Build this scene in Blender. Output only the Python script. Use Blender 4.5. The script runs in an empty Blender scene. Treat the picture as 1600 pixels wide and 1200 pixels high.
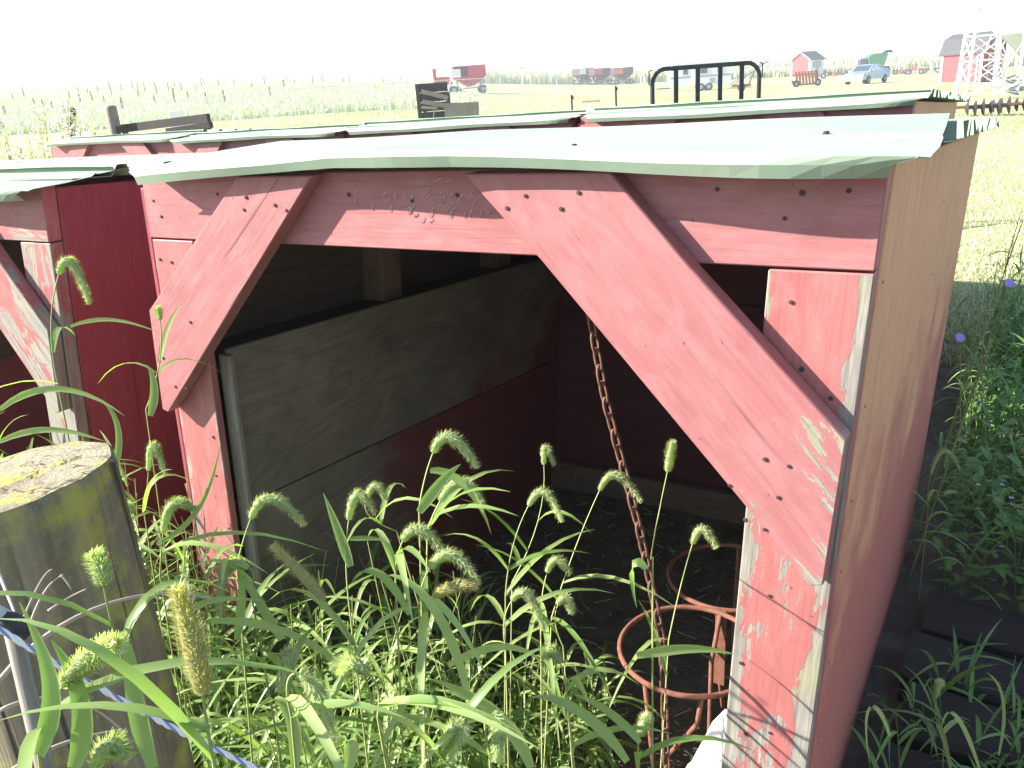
import bpy, bmesh, math, random
import numpy as np
from mathutils import Vector, Matrix, Quaternion

random.seed(7); rng = np.random.default_rng(7)
SC = bpy.context.scene
COL = SC.collection

# ------------------------------------------------------------------ camera
CAM_H = 1.72
PITCH, ROLL = math.radians(19.727), math.radians(4.289)
FPX, CX, CY = 1294.0, 800.0, 600.0           # focal length in pixels of the 1600 px wide photograph
_F = np.array([0, math.cos(PITCH), -math.sin(PITCH)]); _R0 = np.array([1.0, 0, 0]); _U0 = np.cross(_R0, _F)
_R = math.cos(ROLL) * _R0 - math.sin(ROLL) * _U0
_U = math.sin(ROLL) * _R0 + math.cos(ROLL) * _U0
CAMP = np.array([0, 0, CAM_H])
cam = bpy.data.cameras.new('camera'); camo = bpy.data.objects.new('camera', cam); COL.objects.link(camo)
cam.sensor_width = 36.0; cam.lens = 36.0 * FPX / 1600.0; cam.clip_start = 0.05; cam.clip_end = 5000
camo.matrix_world = Matrix(((_R[0], _U[0], -_F[0], 0), (_R[1], _U[1], -_F[1], 0), (_R[2], _U[2], -_F[2], CAM_H), (0, 0, 0, 1)))
SC.camera = camo

# ------------------------------------------------------------------ sky, sun, exposure
SUN_DIR = np.array([-2.054, 0.136, 1.22]); SUN_DIR = SUN_DIR / np.linalg.norm(SUN_DIR)
elev = math.asin(SUN_DIR[2]); azim = math.atan2(SUN_DIR[0], SUN_DIR[1])
world = bpy.data.worlds.new('World'); SC.world = world; world.use_nodes = True
wn = world.node_tree.nodes; wl = world.node_tree.links; wn.clear()
sky = wn.new('ShaderNodeTexSky'); sky.sky_type = 'NISHITA'; sky.sun_disc = False
sky.sun_elevation = elev; sky.sun_rotation = azim; sky.dust_density = 0.5; sky.air_density = 1.0; sky.ozone_density = 1.0
bg = wn.new('ShaderNodeBackground'); bg.inputs['Strength'].default_value = 0.095
wo = wn.new('ShaderNodeOutputWorld'); wl.new(sky.outputs[0], bg.inputs[0]); wl.new(bg.outputs[0], wo.inputs[0])
sl = bpy.data.lights.new('sun', 'SUN'); sl.energy = 5.0; sl.angle = math.radians(0.5); sl.color = (1.0, 0.955, 0.88)
so = bpy.data.objects.new('sun', sl); COL.objects.link(so)
so.rotation_euler = Vector(SUN_DIR).to_track_quat('Z', 'Y').to_euler()
SC.view_settings.view_transform = 'Standard'; SC.view_settings.look = 'None'
SC.view_settings.exposure = 1.8; SC.view_settings.gamma = 1.0
SC.view_settings.use_curve_mapping = False
SC.render.engine = 'CYCLES'
SC.cycles.max_bounces = 7; SC.cycles.diffuse_bounces = 4; SC.cycles.transparent_max_bounces = 12
SC.cycles.use_denoising = True

# ------------------------------------------------------------------ geometry helpers
def ray(u, v): return _F + _R * (u - CX) / FPX - _U * (v - CY) / FPX
def at(u, v, t): return CAMP + ray(u, v) * t            # the real place that the photo shows at (u, v), t metres ahead
def vec(p): return Vector((float(p[0]), float(p[1]), float(p[2])))
def nrm(a):
    a = np.asarray(a, float); return a / (np.linalg.norm(a) + 1e-12)

class MB:
    """collects shapes; build() links them as one mesh object"""
    def __init__(s): s.v = []; s.f = []; s.uv = []; s.uv2 = []; s.w = []; s.has = False
    def pt(s, p, w=0.0): s.v.append((float(p[0]), float(p[1]), float(p[2]))); s.w.append(w); return len(s.v) - 1
    def face(s, idx, uv=None, uv2=None):
        s.f.append(tuple(idx)); s.uv.append(uv); s.uv2.append(uv2)
    def quad(s, a, b, c, d, uv=None):
        i = [s.pt(a), s.pt(b), s.pt(c), s.pt(d)]; s.face(i, uv)
    def obox(s, o, ax, ay, az, hx, hy, hz):
        """box centred at o, unit axes ax ay az, half sizes"""
        o = np.asarray(o, float); ax, ay, az = (np.asarray(q, float) for q in (ax, ay, az))
        ox, oy = random.random() * 9, random.random() * 9
        c = [s.pt(o + ax * hx * i + ay * hy * j + az * hz * k) for k in (-1, 1) for j in (-1, 1) for i in (-1, 1)]
        L = [(hx, hy), (hx, hz), (hy, hz)]
        for (q, (la, lb)) in (((0, 2, 3, 1), (hy, hx)), ((4, 5, 7, 6), (hx, hy)), ((0, 1, 5, 4), (hx, hz)), ((2, 6, 7, 3), (hz, hx)), ((0, 4, 6, 2), (hz, hy)), ((1, 3, 7, 5), (hy, hz))):
            uu = [(0, 0), (2 * la, 0), (2 * la, 2 * lb), (0, 2 * lb)]
            if lb > la: uu = [(0, 0), (0, 2 * la), (2 * lb, 2 * la), (2 * lb, 0)]
            s.face([c[z] for z in q], [(x + ox, y + oy) for x, y in uu], [(0, 0), (0, 1), (1, 1), (1, 0)])
    def box(s, lo, hi):
        lo = np.asarray(lo, float); hi = np.asarray(hi, float)
        s.obox((lo + hi) / 2, (1, 0, 0), (0, 1, 0), (0, 0, 1), *((hi - lo) / 2))
    def bar(s, a, b, w, t, up=(0, 0, 1)):
        a = np.asarray(a, float); b = np.asarray(b, float); d = b - a; L = np.linalg.norm(d); ax = d / L
        up = np.asarray(up, float); ay = np.cross(up, ax)
        if np.linalg.norm(ay) < 1e-4: ay = np.cross((1, 0, 0), ax)
        ay = nrm(ay); az = np.cross(ax, ay)
        s.obox((a + b) / 2, ax, ay, az, L / 2, w / 2, t / 2)
    def tube(s, pts, rad, n=8, caps=True, closed=False):
        pts = [np.asarray(p, float) for p in pts]; m = len(pts)
        if not hasattr(rad, '__len__'): rad = [rad] * m
        ref = np.array([0.123, 0.456, 0.881]); rings = []; prev = None
        for i, p in enumerate(pts):
            if closed: d = pts[(i + 1) % m] - pts[i - 1]
            else: d = pts[min(i + 1, m - 1)] - pts[max(i - 1, 0)]
            d = nrm(d)
            if prev is None: e = np.cross(d, ref); e = nrm(e)
            else: e = nrm(prev - d * (prev @ d))
            prev = e; g = np.cross(d, e)
            rings.append([s.pt(p + rad[i] * (math.cos(a) * e + math.sin(a) * g)) for a in (2 * math.pi * k / n for k in range(n))])
        acc = 0
        for i in range(m if closed else m - 1):
            A, B = rings[i], rings[(i + 1) % m]; L = np.linalg.norm(pts[(i + 1) % m] - pts[i]); c = 2 * math.pi * rad[i] / n
            for k in range(n):
                k2 = (k + 1) % n
                s.face([A[k], A[k2], B[k2], B[k]], [(acc, k * c), (acc, (k + 1) * c), (acc + L, (k + 1) * c), (acc + L, k * c)], [(0, .5)] * 4)
            acc += L
        if caps and not closed:
            s.face(rings[0][::-1], None); s.face(rings[-1], None)
    def prism(s, poly, fr, c0, c1, uang=0.0, wear=None):
        """poly in (a,b), extruded c0..c1, fr(a,b,c) -> point; uang = grain direction"""
        n = len(poly); ox, oy = random.random() * 9, random.random() * 9
        ca, sa = math.cos(uang), math.sin(uang)
        R = [(a * ca + b * sa, -a * sa + b * ca) for a, b in poly]
        u0, u1 = min(r[0] for r in R), max(r[0] for r in R); v0, v1 = min(r[1] for r in R), max(r[1] for r in R)
        uv = [(r[0] + ox, r[1] + oy) for r in R]; nv = [((r[0] - u0) / (u1 - u0 + 1e-9), (r[1] - v0) / (v1 - v0 + 1e-9)) for r in R]
        W = [wear(a, b) if wear else 0.0 for a, b in poly]
        A = [s.pt(fr(a, b, c0), w) for (a, b), w in zip(poly, W)]; B = [s.pt(fr(a, b, c1), w) for (a, b), w in zip(poly, W)]
        s.face(A, uv, nv); s.face(B[::-1], uv[::-1], nv[::-1])
        for i in range(n):
            j = (i + 1) % n; L = math.hypot(poly[j][0] - poly[i][0], poly[j][1] - poly[i][1]); h = abs(c1 - c0)
            s.face([A[j], A[i], B[i], B[j]], [(ox + L, oy), (ox, oy), (ox, oy + h), (ox + L, oy + h)], [(.5, .1), (.5, .1), (.5, .9), (.5, .9)])
    def lathe(s, o, prof, n=20, axis=(0, 0, 1)):
        az = nrm(axis); ax = nrm(np.cross((0.3, 1, 0.2), az)); ay = np.cross(az, ax); o = np.asarray(o, float); rings = []
        for r, z in prof: rings.append([s.pt(o + az * z + r * (ax * math.cos(2 * math.pi * k / n) + ay * math.sin(2 * math.pi * k / n))) for k in range(n)])
        for i in range(len(rings) - 1):
            for k in range(n):
                k2 = (k + 1) % n
                s.face([rings[i][k], rings[i][k2], rings[i + 1][k2], rings[i + 1][k]], [(k / n * 2, prof[i][1]), ((k + 1) / n * 2, prof[i][1]), ((k + 1) / n * 2, prof[i + 1][1]), (k / n * 2, prof[i + 1][1])])
        s.face(rings[0][::-1]); s.face(rings[-1])
    def build(s, name, mat, parent=None, smooth=False, bevel=0.0, local=False):
        off = Vector((0, 0, 0))
        if parent is not None and not local:
            r = parent
            while r.parent: r = r.parent
            off = r.location
        me = bpy.data.meshes.new(name)
        me.from_pydata([(a - off[0], b - off[1], c - off[2]) for a, b, c in s.v], [], s.f)
        L1 = me.uv_layers.new(name='UVMap'); L2 = me.uv_layers.new(name='Edge')
        d1 = np.zeros((len(me.loops), 2), np.float32); d2 = np.full((len(me.loops), 2), .5, np.float32); k = 0
        for fi, u, u2 in zip(s.f, s.uv, s.uv2):
            n = len(fi)
            if u is not None: d1[k:k + n] = u
            else: d1[k:k + n] = [(s.v[q][0] * .9 + s.v[q][2] * .3, s.v[q][1] * .9 + s.v[q][2] * .7) for q in fi]
            if u2 is not None: d2[k:k + n] = u2
            k += n
        L1.data.foreach_set('uv', d1.ravel()); L2.data.foreach_set('uv', d2.ravel())
        if any(s.w):
            at_ = me.attributes.new('wear', 'FLOAT', 'POINT'); at_.data.foreach_set('value', np.array(s.w, np.float32))
        if bevel:
            bm = bmesh.new(); bm.from_mesh(me)
            bmesh.ops.remove_doubles(bm, verts=bm.verts, dist=1e-5)
            es = [e for e in bm.edges if len(e.link_faces) == 2 and e.calc_face_angle(0) > .5]
            bmesh.ops.bevel(bm, geom=es, offset=bevel, segments=1, affect='EDGES', clamp_overlap=True)
            bm.to_mesh(me); bm.free()
        if smooth: me.polygons.foreach_set('use_smooth', np.ones(len(me.polygons), bool))
        if mat: me.materials.append(mat)
        o = bpy.data.objects.new(name, me); COL.objects.link(o)
        if parent is not None: o.parent = parent
        return o

def arrmesh(name, V, Fq, mat, rnd=None, parent=None, smooth=True):
    """big mesh from numpy arrays of vertices and quads (or tris)"""
    V = np.asarray(V, np.float32); Fq = np.asarray(Fq, np.int32)
    off = np.zeros(3)
    if parent is not None:
        r = parent
        while r.parent: r = r.parent
        off = np.array(r.location)
    me = bpy.data.meshes.new(name); n = Fq.shape[1]
    me.vertices.add(len(V)); me.vertices.foreach_set('co', (V - off).astype(np.float32).ravel())
    me.loops.add(Fq.size); me.loops.foreach_set('vertex_index', Fq.ravel())
    me.polygons.add(len(Fq)); me.polygons.foreach_set('loop_start', np.arange(0, Fq.size, n, dtype=np.int32))
    me.polygons.foreach_set('loop_total', np.full(len(Fq), n, np.int32))
    if smooth: me.polygons.foreach_set('use_smooth', np.ones(len(Fq), bool))
    if rnd is not None:
        a = me.attributes.new('rnd', 'FLOAT', 'POINT'); a.data.foreach_set('value', np.asarray(rnd, np.float32))
    me.update(); me.validate()
    me.materials.append(mat)
    o = bpy.data.objects.new(name, me); COL.objects.link(o)
    if parent is not None: o.parent = parent
    return o

def tag(o, label=None, cat=None, group=None, kind=None):
    if label: o['label'] = label
    if cat: o['category'] = cat
    if group: o['group'] = group
    if kind: o['kind'] = kind
    return o
def thing(name, label, cat, loc, group=None, rz=0.0):
    o = bpy.data.objects.new(name, None); COL.objects.link(o); o.location = vec(loc); o.rotation_euler = (0, 0, rz)
    o.empty_display_size = .1
    return tag(o, label, cat, group)
def inst(src, name, parent, p, rot=None, scale=None):
    o = bpy.data.objects.new(name, src.data if hasattr(src, 'data') else src); COL.objects.link(o)
    r = parent
    while r.parent: r = r.parent
    o.parent = parent; o.location = vec(p) - r.location
    if rot is not None: o.rotation_euler = rot
    if scale is not None: o.scale = scale
    return o

# ------------------------------------------------------------------ materials
class G:
    def __init__(s, name):
        s.m = bpy.data.materials.new(name); s.m.use_nodes = True; s.t = s.m.node_tree; s.t.nodes.clear()
        s.out = s.t.nodes.new('ShaderNodeOutputMaterial')
    def n(s, typ, out=0, **kw):
        nd = s.t.nodes.new('ShaderNode' + typ)
        for k, v in kw.items():
            if k.startswith('_'): setattr(nd, k[1:], v)
            else: s.set(nd, k, v)
        nd_out = nd.outputs[out]
        return nd_out
    def set(s, nd, k, v):
        key = int(k[1:]) if k[0] == 'i' and k[1:].isdigit() else k.replace('__', ' ')
        sk = nd.inputs[key]
        if isinstance(v, bpy.types.NodeSocket): s.t.links.new(v, sk)
        elif isinstance(v, tuple) and len(v) == 3 and sk.type == 'RGBA': sk.default_value = (*v, 1)
        else: sk.default_value = v
    def math(s, op, a, b=0.0, c=0.0, clamp=False):
        nd = s.t.nodes.new('ShaderNodeMath'); nd.operation = op; nd.use_clamp = clamp
        for i, v in enumerate((a, b, c)):
            if isinstance(v, bpy.types.NodeSocket): s.t.links.new(v, nd.inputs[i])
            else: nd.inputs[i].default_value = v
        return nd.outputs[0]
    def mix(s, fac, a, b, typ='MIX'):
        nd = s.t.nodes.new('ShaderNodeMix'); nd.data_type = 'RGBA'; nd.blend_type = typ
        for i, v in ((0, fac), (6, a), (7, b)):
            if isinstance(v, bpy.types.NodeSocket): s.t.links.new(v, nd.inputs[i])
            elif isinstance(v, tuple): nd.inputs[i].default_value = (*v, 1)
            else: nd.inputs[i].default_value = v
        return nd.outputs[2]
    def ramp(s, x, stops, interp='LINEAR'):
        nd = s.t.nodes.new('ShaderNodeValToRGB'); nd.color_ramp.interpolation = interp; cr = nd.color_ramp
        while len(cr.elements) < len(stops): cr.elements.new(.5)
        for e, (p, c) in zip(cr.elements, stops):
            e.position = p; e.color = (*c, 1) if isinstance(c, tuple) else (c, c, c, 1)
        s.t.links.new(x, nd.inputs[0]); return nd.outputs[0]
    def uv(s, name='UVMap'): return s.n('UVMap', _uv_map=name)
    def mapv(s, v, scale, loc=(0, 0, 0)): return s.n('Mapping', Vector=v, Scale=scale, Location=loc)
    def noise(s, v, scale, detail=4.0, rough=.55, dist=0.0): return s.n('TexNoise', Vector=v, Scale=scale, Detail=detail, Roughness=rough, Distortion=dist)
    def sep(s, v, i):
        return s.n('SeparateXYZ', out=i, Vector=v)
    def attr(s, name): return s.n('Attribute', out=2, _attribute_name=name)
    def obj(s): return s.n('TexCoord', out=3)
    def pos(s): return s.n('NewGeometry', out=0)
    def bump(s, h, strength=.3, dist=.01): return s.n('Bump', Height=h, Strength=strength, Distance=dist)
    def principled(s, base, rough=.7, bump=None, spec=.4, metal=0.0, **kw):
        p = s.t.nodes.new('ShaderNodeBsdfPrincipled')
        s.set(p, 'Base__Color', base); s.set(p, 'Roughness', rough); s.set(p, 'Specular__IOR__Level', spec); s.set(p, 'Metallic', metal)
        if bump is not None: s.t.links.new(bump, p.inputs['Normal'])
        for k, v in kw.items(): s.set(p, k, v)
        s.t.links.new(p.outputs[0], s.out.inputs[0]); return s.m

def m_plain(name, col, rough=.7, metal=0.0, var=.25, scale=8.0, spec=.4):
    g = G(name); nz = g.noise(g.obj(), scale, 5.0, .6)
    c = g.mix(g.math('MULTIPLY', nz, 1.0), tuple(x * (1 - var) for x in col), tuple(min(1, x * (1 + var)) for x in col))
    return g.principled(c, rough, g.bump(nz, .15, .01), spec, metal)

def m_paint(name, red, red2, peel=0.0, edge=.25, wearw=.5, grey=(.36, .33, .28), fade=.35, scr=.02):
    """old paint on a board: grain along u, peeled to grey wood at worn places"""
    g = G(name); uv = g.uv(); ed = g.uv('Edge')
    grain = g.noise(g.mapv(uv, (5, 120, 1)), 1.0, 5.0, .6, .3)
    fine = g.noise(g.mapv(uv, (18, 420, 1)), 1.0, 3.0, .6)
    bl = g.noise(g.mapv(uv, (9, 26, 1)), 1.0, 9.0, .68, .6)
    big = g.noise(g.mapv(uv, (2.2, 4, 1)), 1.0, 3.0, .5)
    v = g.sep(ed, 1); e = g.math('MULTIPLY', g.math('ABSOLUTE', g.math('SUBTRACT', v, .5)), 2.0)
    e = g.math('POWER', e, 4.0)
    wear = g.attr('wear')
    x = g.math('ADD', bl, g.math('MULTIPLY', e, edge))
    x = g.math('ADD', x, g.math('MULTIPLY', wear, wearw))
    x = g.math('ADD', x, g.math('MULTIPLY', g.math('SUBTRACT', big, .5), .35))
    x = g.math('ADD', x, g.math('MULTIPLY', g.math('SUBTRACT', grain, .5), .18))
    x = g.math('ADD', x, peel)
    mask = g.ramp(x, [(.735, 0.0), (.755, 1.0)])
    rim = g.ramp(x, [(.69, 0.0), (.735, 1.0)])
    paint = g.mix(g.ramp(big, [(.3, 0.0), (.7, 1.0)]), red, red2)
    paint = g.mix(g.math('MULTIPLY', g.ramp(grain, [(.35, 1.0), (.55, 0.0)]), .28), paint, tuple(c * .62 for c in red))
    pale = g.mix(.5, red2, (.62, .5, .46))
    paint = g.mix(g.math('MULTIPLY', g.ramp(bl, [(.45, 0.0), (.7, 1.0)]), fade), paint, pale)
    sc = g.noise(g.mapv(uv, (22, 190, 1), (3, 1, 0)), 1.0, 2.0, .5)
    paint = g.mix(g.ramp(sc, [(.765 - scr, 0.0), (.785 - scr, .8)]), paint, (.60, .50, .46))
    sp = g.noise(g.mapv(uv, (60, 60, 1)), 1.0, 2.0, .5)
    paint = g.mix(g.ramp(sp, [(.71, 0.0), (.75, .6)]), paint, tuple(c * .35 for c in red))
    ck = g.noise(g.mapv(uv, (1.1, 62, 1), (1, 7, 0)), 1.0, 3.0, .5, .2)
    paint = g.mix(g.ramp(ck, [(.675, 0.0), (.70, .7)]), paint, tuple(c * .3 for c in red))
    dt = g.noise(g.mapv(uv, (5, 5, 1), (4, 4, 0)), 1.0, 7.0, .7)
    paint = g.mix(g.ramp(dt, [(.5, 0.0), (.75, .45)]), paint, (.20, .085, .07))
    wood = g.mix(g.ramp(grain, [(.3, 0.0), (.7, 1.0)]), tuple(c * .45 for c in grey), grey)
    wood = g.mix(g.math('MULTIPLY', g.ramp(fine, [(.4, 1.0), (.6, 0.0)]), .4), wood, tuple(c * .35 for c in grey))
    wood = g.mix(g.math('MULTIPLY', g.ramp(g.noise(uv, 7.0, 3.0), [(.5, 0.0), (.75, 1.0)]), .35), wood, (.34, .33, .12))
    c = g.mix(mask, paint, wood)
    h = g.math('SUBTRACT', g.math('MULTIPLY', grain, .35), g.math('MULTIPLY', mask, .5))
    h = g.math('ADD', h, g.math('MULTIPLY', fine, .12))
    return g.principled(c, g.math('ADD', .52, g.math('MULTIPLY', mask, .35)), g.bump(h, .45, .004), .35)

def m_ply(name, a, b, streak, paintc=None, dashes=False):
    """plywood: broad wavy figure; optionally a paint smear or small dark checks"""
    g = G(name); uv = g.uv()
    w = g.math('PINGPONG', g.math('MULTIPLY', g.noise(g.mapv(uv, (.9, 3.6, 1)), 1.0, 4.0, .55, .5), 13.0), .5)
    w = g.math('ADD', g.math('MULTIPLY', w, 1.6), g.math('MULTIPLY', g.noise(g.mapv(uv, (3, 60, 1)), 1.0, 4.0, .6), .25))
    grain = g.noise(g.mapv(uv, (4, 150, 1)), 1.0, 5.0, .65)
    bl = g.noise(uv, 3.2, 6.0, .6)
    c = g.mix(g.ramp(bl, [(.3, 0.0), (.7, 1.0)]), a, b)
    c = g.mix(g.math('MULTIPLY', g.ramp(w, [(.1, 1.0), (.5, 0.0)]), .36), c, streak)
    c = g.mix(g.math('MULTIPLY', g.ramp(grain, [(.3, 1.0), (.6, 0.0)]), .35), c, streak)
    if paintc is not None:
        wr = g.attr('wear'); x = g.math('ADD', g.math('ADD', wr, g.math('MULTIPLY', g.math('SUBTRACT', bl, .5), .5)), g.math('MULTIPLY', g.math('SUBTRACT', grain, .5), .3))
        c = g.mix(g.ramp(x, [(.5, 0.0), (.62, .9)]), c, paintc)
    if dashes:
        d = g.noise(g.mapv(uv, (26, 170, 1)), 1.0, 1.5, .4)
        c = g.mix(g.ramp(d, [(.68, 0.0), (.73, .75)]), c, tuple(x * .3 for x in a))
        d2 = g.noise(g.mapv(uv, (30, 120, 1), (5, 2, 0)), 1.0, 2, .4)
        c = g.mix(g.ramp(d2, [(.735, 0.0), (.76, .7)]), c, (.6, .52, .48))
    return g.principled(c, .68, g.bump(grain, .3, .003), .3)

def m_metal_roof(name, col, rough=.32):
    g = G(name); o = g.obj(); nz = g.noise(g.mapv(o, (2, 2, 2)), 1.0, 6.0, .6); sp = g.noise(o, 45.0, 3.0, .6)
    c = g.mix(g.ramp(nz, [(.3, 0.0), (.7, 1.0)]), col, tuple(min(1, x * 1.25 + .03) for x in col))
    c = g.mix(g.ramp(sp, [(.68, 0.0), (.74, .6)]), c, (.30, .29, .25))
    dirt = g.noise(g.mapv(o, (9, 3, 9)), 1.0, 6.0, .7)
    c = g.mix(g.ramp(dirt, [(.52, 0.0), (.72, .45)]), c, (.33, .32, .27))
    return g.principled(c, g.math('ADD', rough, g.math('MULTIPLY', dirt, .3)), g.bump(g.noise(o, 5.0, 2.0), .12, .02), .25)

def m_leaf(name, dark, light, trans=.45, rough=.45):
    g = G(name); r = g.attr('rnd'); nz = g.noise(g.pos(), 6.0, 3.0)
    f = g.math('ADD', g.math('MULTIPLY', r, .75), g.math('MULTIPLY', nz, .35), clamp=True)
    c = g.ramp(f, [(0.0, dark), (.55, tuple((a + b) / 2 for a, b in zip(dark, light))), (.92, light), (1.0, (.42, .36, .13))])
    sp = g.noise(g.pos(), 55.0, 4.0, .65); c = g.mix(g.ramp(sp, [(.64, 0.0), (.70, .75)]), c, (.40, .30, .13))
    p = g.t.nodes.new('ShaderNodeBsdfPrincipled'); g.set(p, 'Base__Color', c); g.set(p, 'Roughness', rough); g.set(p, 'Specular__IOR__Level', .5)
    tr = g.t.nodes.new('ShaderNodeBsdfTranslucent'); g.set(tr, 'Color', g.mix(1.0, c, (1.0, 1.25, .45), 'MULTIPLY'))
    ms = g.t.nodes.new('ShaderNodeMixShader'); ms.inputs[0].default_value = trans
    g.t.links.new(p.outputs[0], ms.inputs[1]); g.t.links.new(tr.outputs[0], ms.inputs[2]); g.t.links.new(ms.outputs[0], g.out.inputs[0])
    return g.m

M = {}
M['paint'] = m_paint('faded_red_paint', (.325, .116, .118), (.36, .144, .142), peel=-.05, edge=.10, wearw=.30, fade=.25, scr=.0)
M['paint_post'] = m_paint('peeling_red_paint', (.345, .110, .104), (.385, .135, .125), peel=-.05, edge=.30, wearw=.285, fade=.25, scr=.005)
M['paint_old'] = m_paint('old_peeling_red_paint', (.32, .10, .097), (.37, .14, .13), peel=.09, edge=.2, wearw=.35)
M['wall_red'] = m_paint('dark_red_wall_paint', (.255, .043, .058), (.29, .055, .068), peel=-.15, edge=.02, wearw=.35, fade=.10, scr=-.01)
M['wall_side'] = m_ply('faded_siding', (.76, .40, .21), (.67, .36, .205), (.45, .20, .11), paintc=(.44, .13, .11), dashes=True)
M['ply'] = m_ply('weathered_plywood', (.285, .245, .19), (.17, .145, .115), (.085, .07, .055), paintc=(.19, .04, .045))
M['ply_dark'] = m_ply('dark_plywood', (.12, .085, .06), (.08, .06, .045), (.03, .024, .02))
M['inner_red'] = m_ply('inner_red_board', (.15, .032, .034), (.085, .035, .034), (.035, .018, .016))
M['stud'] = m_ply('stud_wood', (.23, .16, .105), (.17, .12, .08), (.09, .06, .04))
M['oldwood'] = m_ply('grey_old_wood', (.30, .27, .22), (.22, .19, .15), (.10, .085, .065))
M['darkwood'] = m_ply('dark_wet_timber', (.042, .034, .027), (.026, .022, .018), (.012, .010, .008))
M['roof'] = m_metal_roof('green_roof_metal', (.245, .325, .23), .48)
M['rust'] = m_plain('rusty_iron', (.20, .085, .055), .85, 0.0, .5, 60.0, .2)
M['chainrust'] = m_plain('rusty_chain', (.17, .085, .06), .8, .2, .5, 90.0, .3)
M['nail'] = m_plain('nail_head', (.07, .04, .035), .7, .3)
M['staple'] = m_plain('staple_wire', (.62, .62, .62), .3, 1.0, .1)
M['black'] = m_plain('black_paint', (.022, .022, .028), .5)
M['tyre'] = m_plain('tyre_rubber', (.03, .03, .032), .9)
M['white'] = m_plain('white_paint', (.78, .78, .76), .6, 0, .08)
M['redfar'] = m_plain('red_farm_paint', (.42, .05, .055), .55, 0, .15, 2.0)
M['wagonred'] = m_plain('wagon_red', (.50, .04, .06), .5, 0, .15, 2.0)
M['orange'] = m_plain('orange_red_paint', (.55, .12, .05), .5, 0, .15, 2.0)
M['darkred'] = m_plain('dark_maroon_paint', (.06, .024, .034), .6, 0, .2, 2.0)
M['galv'] = m_plain('galvanised_steel', (.60, .62, .62), .38, .75, .12, 3.0)
M['dullgrey'] = m_plain('dull_grey_steel', (.32, .33, .34), .6, .3, .25, 3.0)
M['hopper'] = m_plain('dull_hopper_steel', (.30, .33, .31), .6, .2, .12, 2.0)
M['shingle'] = m_plain('grey_shingles', (.075, .075, .083), .9, 0, .3, 6.0)
M['greenpaint'] = m_plain('green_machine_paint', (.05, .22, .10), .45, 0, .15, 2.0)
M['carblue'] = m_plain('blue_grey_car_paint', (.33, .40, .50), .25, .5, .05, 2.0, .6)
M['glass'] = m_plain('dark_car_glass', (.05, .07, .09), .08, 0, .1, 2.0, .8)
M['camper'] = m_plain('white_camper_skin', (.66, .67, .68), .45, 0, .06, 1.0)
M['camperband'] = m_plain('camper_grey_band', (.30, .31, .32), .5, 0, .1, 2.0)
M['rope'] = m_plain('white_polyrope', (.80, .80, .82), .6, 0, .1, 50.0)
M['ropeblue'] = m_plain('blue_rope_strand', (.22, .24, .55), .6)
M['greypvc'] = m_plain('grey_plastic', (.45, .47, .50), .5)
M['twig'] = m_plain('dead_twig', (.36, .30, .25), .9, 0, .3, 30.0)
M['stem'] = m_leaf('grass_stem', (.20, .26, .07), (.42, .44, .17), .2, .5)
M['leaf'] = m_leaf('grass_leaf', (.17, .29, .07), (.47, .57, .23), .5, .30)
M['leaf_dark'] = m_leaf('weed_leaf', (.11, .23, .06), (.27, .43, .13), .35, .5)
M['lawn'] = m_leaf('lawn_blade', (.44, .45, .26), (.66, .63, .42), .12, .7)
M['tallgrass'] = m_leaf('tall_field_grass', (.45, .49, .31), (.66, .66, .48), .12, .7)
M['head'] = m_leaf('seed_head', (.34, .42, .19), (.62, .64, .40), .5, .6)
M['head_brown'] = m_leaf('ripe_seed_head', (.38, .38, .17), (.64, .54, .30), .5, .6)
M['purple'] = m_plain('purple_petal', (.36, .30, .75), .6, 0, .1)
M['whiteflower'] = m_plain('white_petal', (.80, .80, .74), .7, 0, .08)

def m_ground():
    g = G('ground_soil_and_turf'); p = g.pos(); x = g.sep(p, 0); y = g.sep(p, 1)
    n1 = g.noise(p, .6, 6.0, .6); n2 = g.noise(p, 9.0, 6.0, .7); n3 = g.noise(p, 60.0, 3.0, .6); n4 = g.noise(p, .07, 4.0, .55)
    dirt = g.mix(g.ramp(n2, [(.3, 0.0), (.7, 1.0)]), (.085, .068, .052), (.19, .16, .12))
    dirt = g.mix(g.ramp(n3, [(.6, 0.0), (.7, .7)]), dirt, (.22, .18, .13))
    gr = g.mix(g.ramp(n1, [(.3, 0.0), (.7, 1.0)]), (.30, .34, .13), (.42, .44, .21))
    gr = g.mix(g.ramp(n2, [(.42, .8), (.62, 0.0)]), gr, (.22, .27, .09))
    dry = g.mix(n2, (.50, .47, .30), (.44, .43, .24))
    gr = g.mix(g.math('MULTIPLY', g.ramp(n4, [(.42, 0.0), (.62, 1.0)]), .75), gr, dry)
    d = g.math('ADD', y, g.math('MULTIPLY', g.math('SUBTRACT', n1, .5), 2.2))
    near = g.ramp(g.math('DIVIDE', d, 10.0), [(.50, 0.0), (.64, 1.0)])
    c = g.mix(near, dirt, gr)
    return g.principled(c, .95, g.bump(g.math('ADD', n2, n3), .6, .02), .15)
M['ground'] = m_ground()

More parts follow.
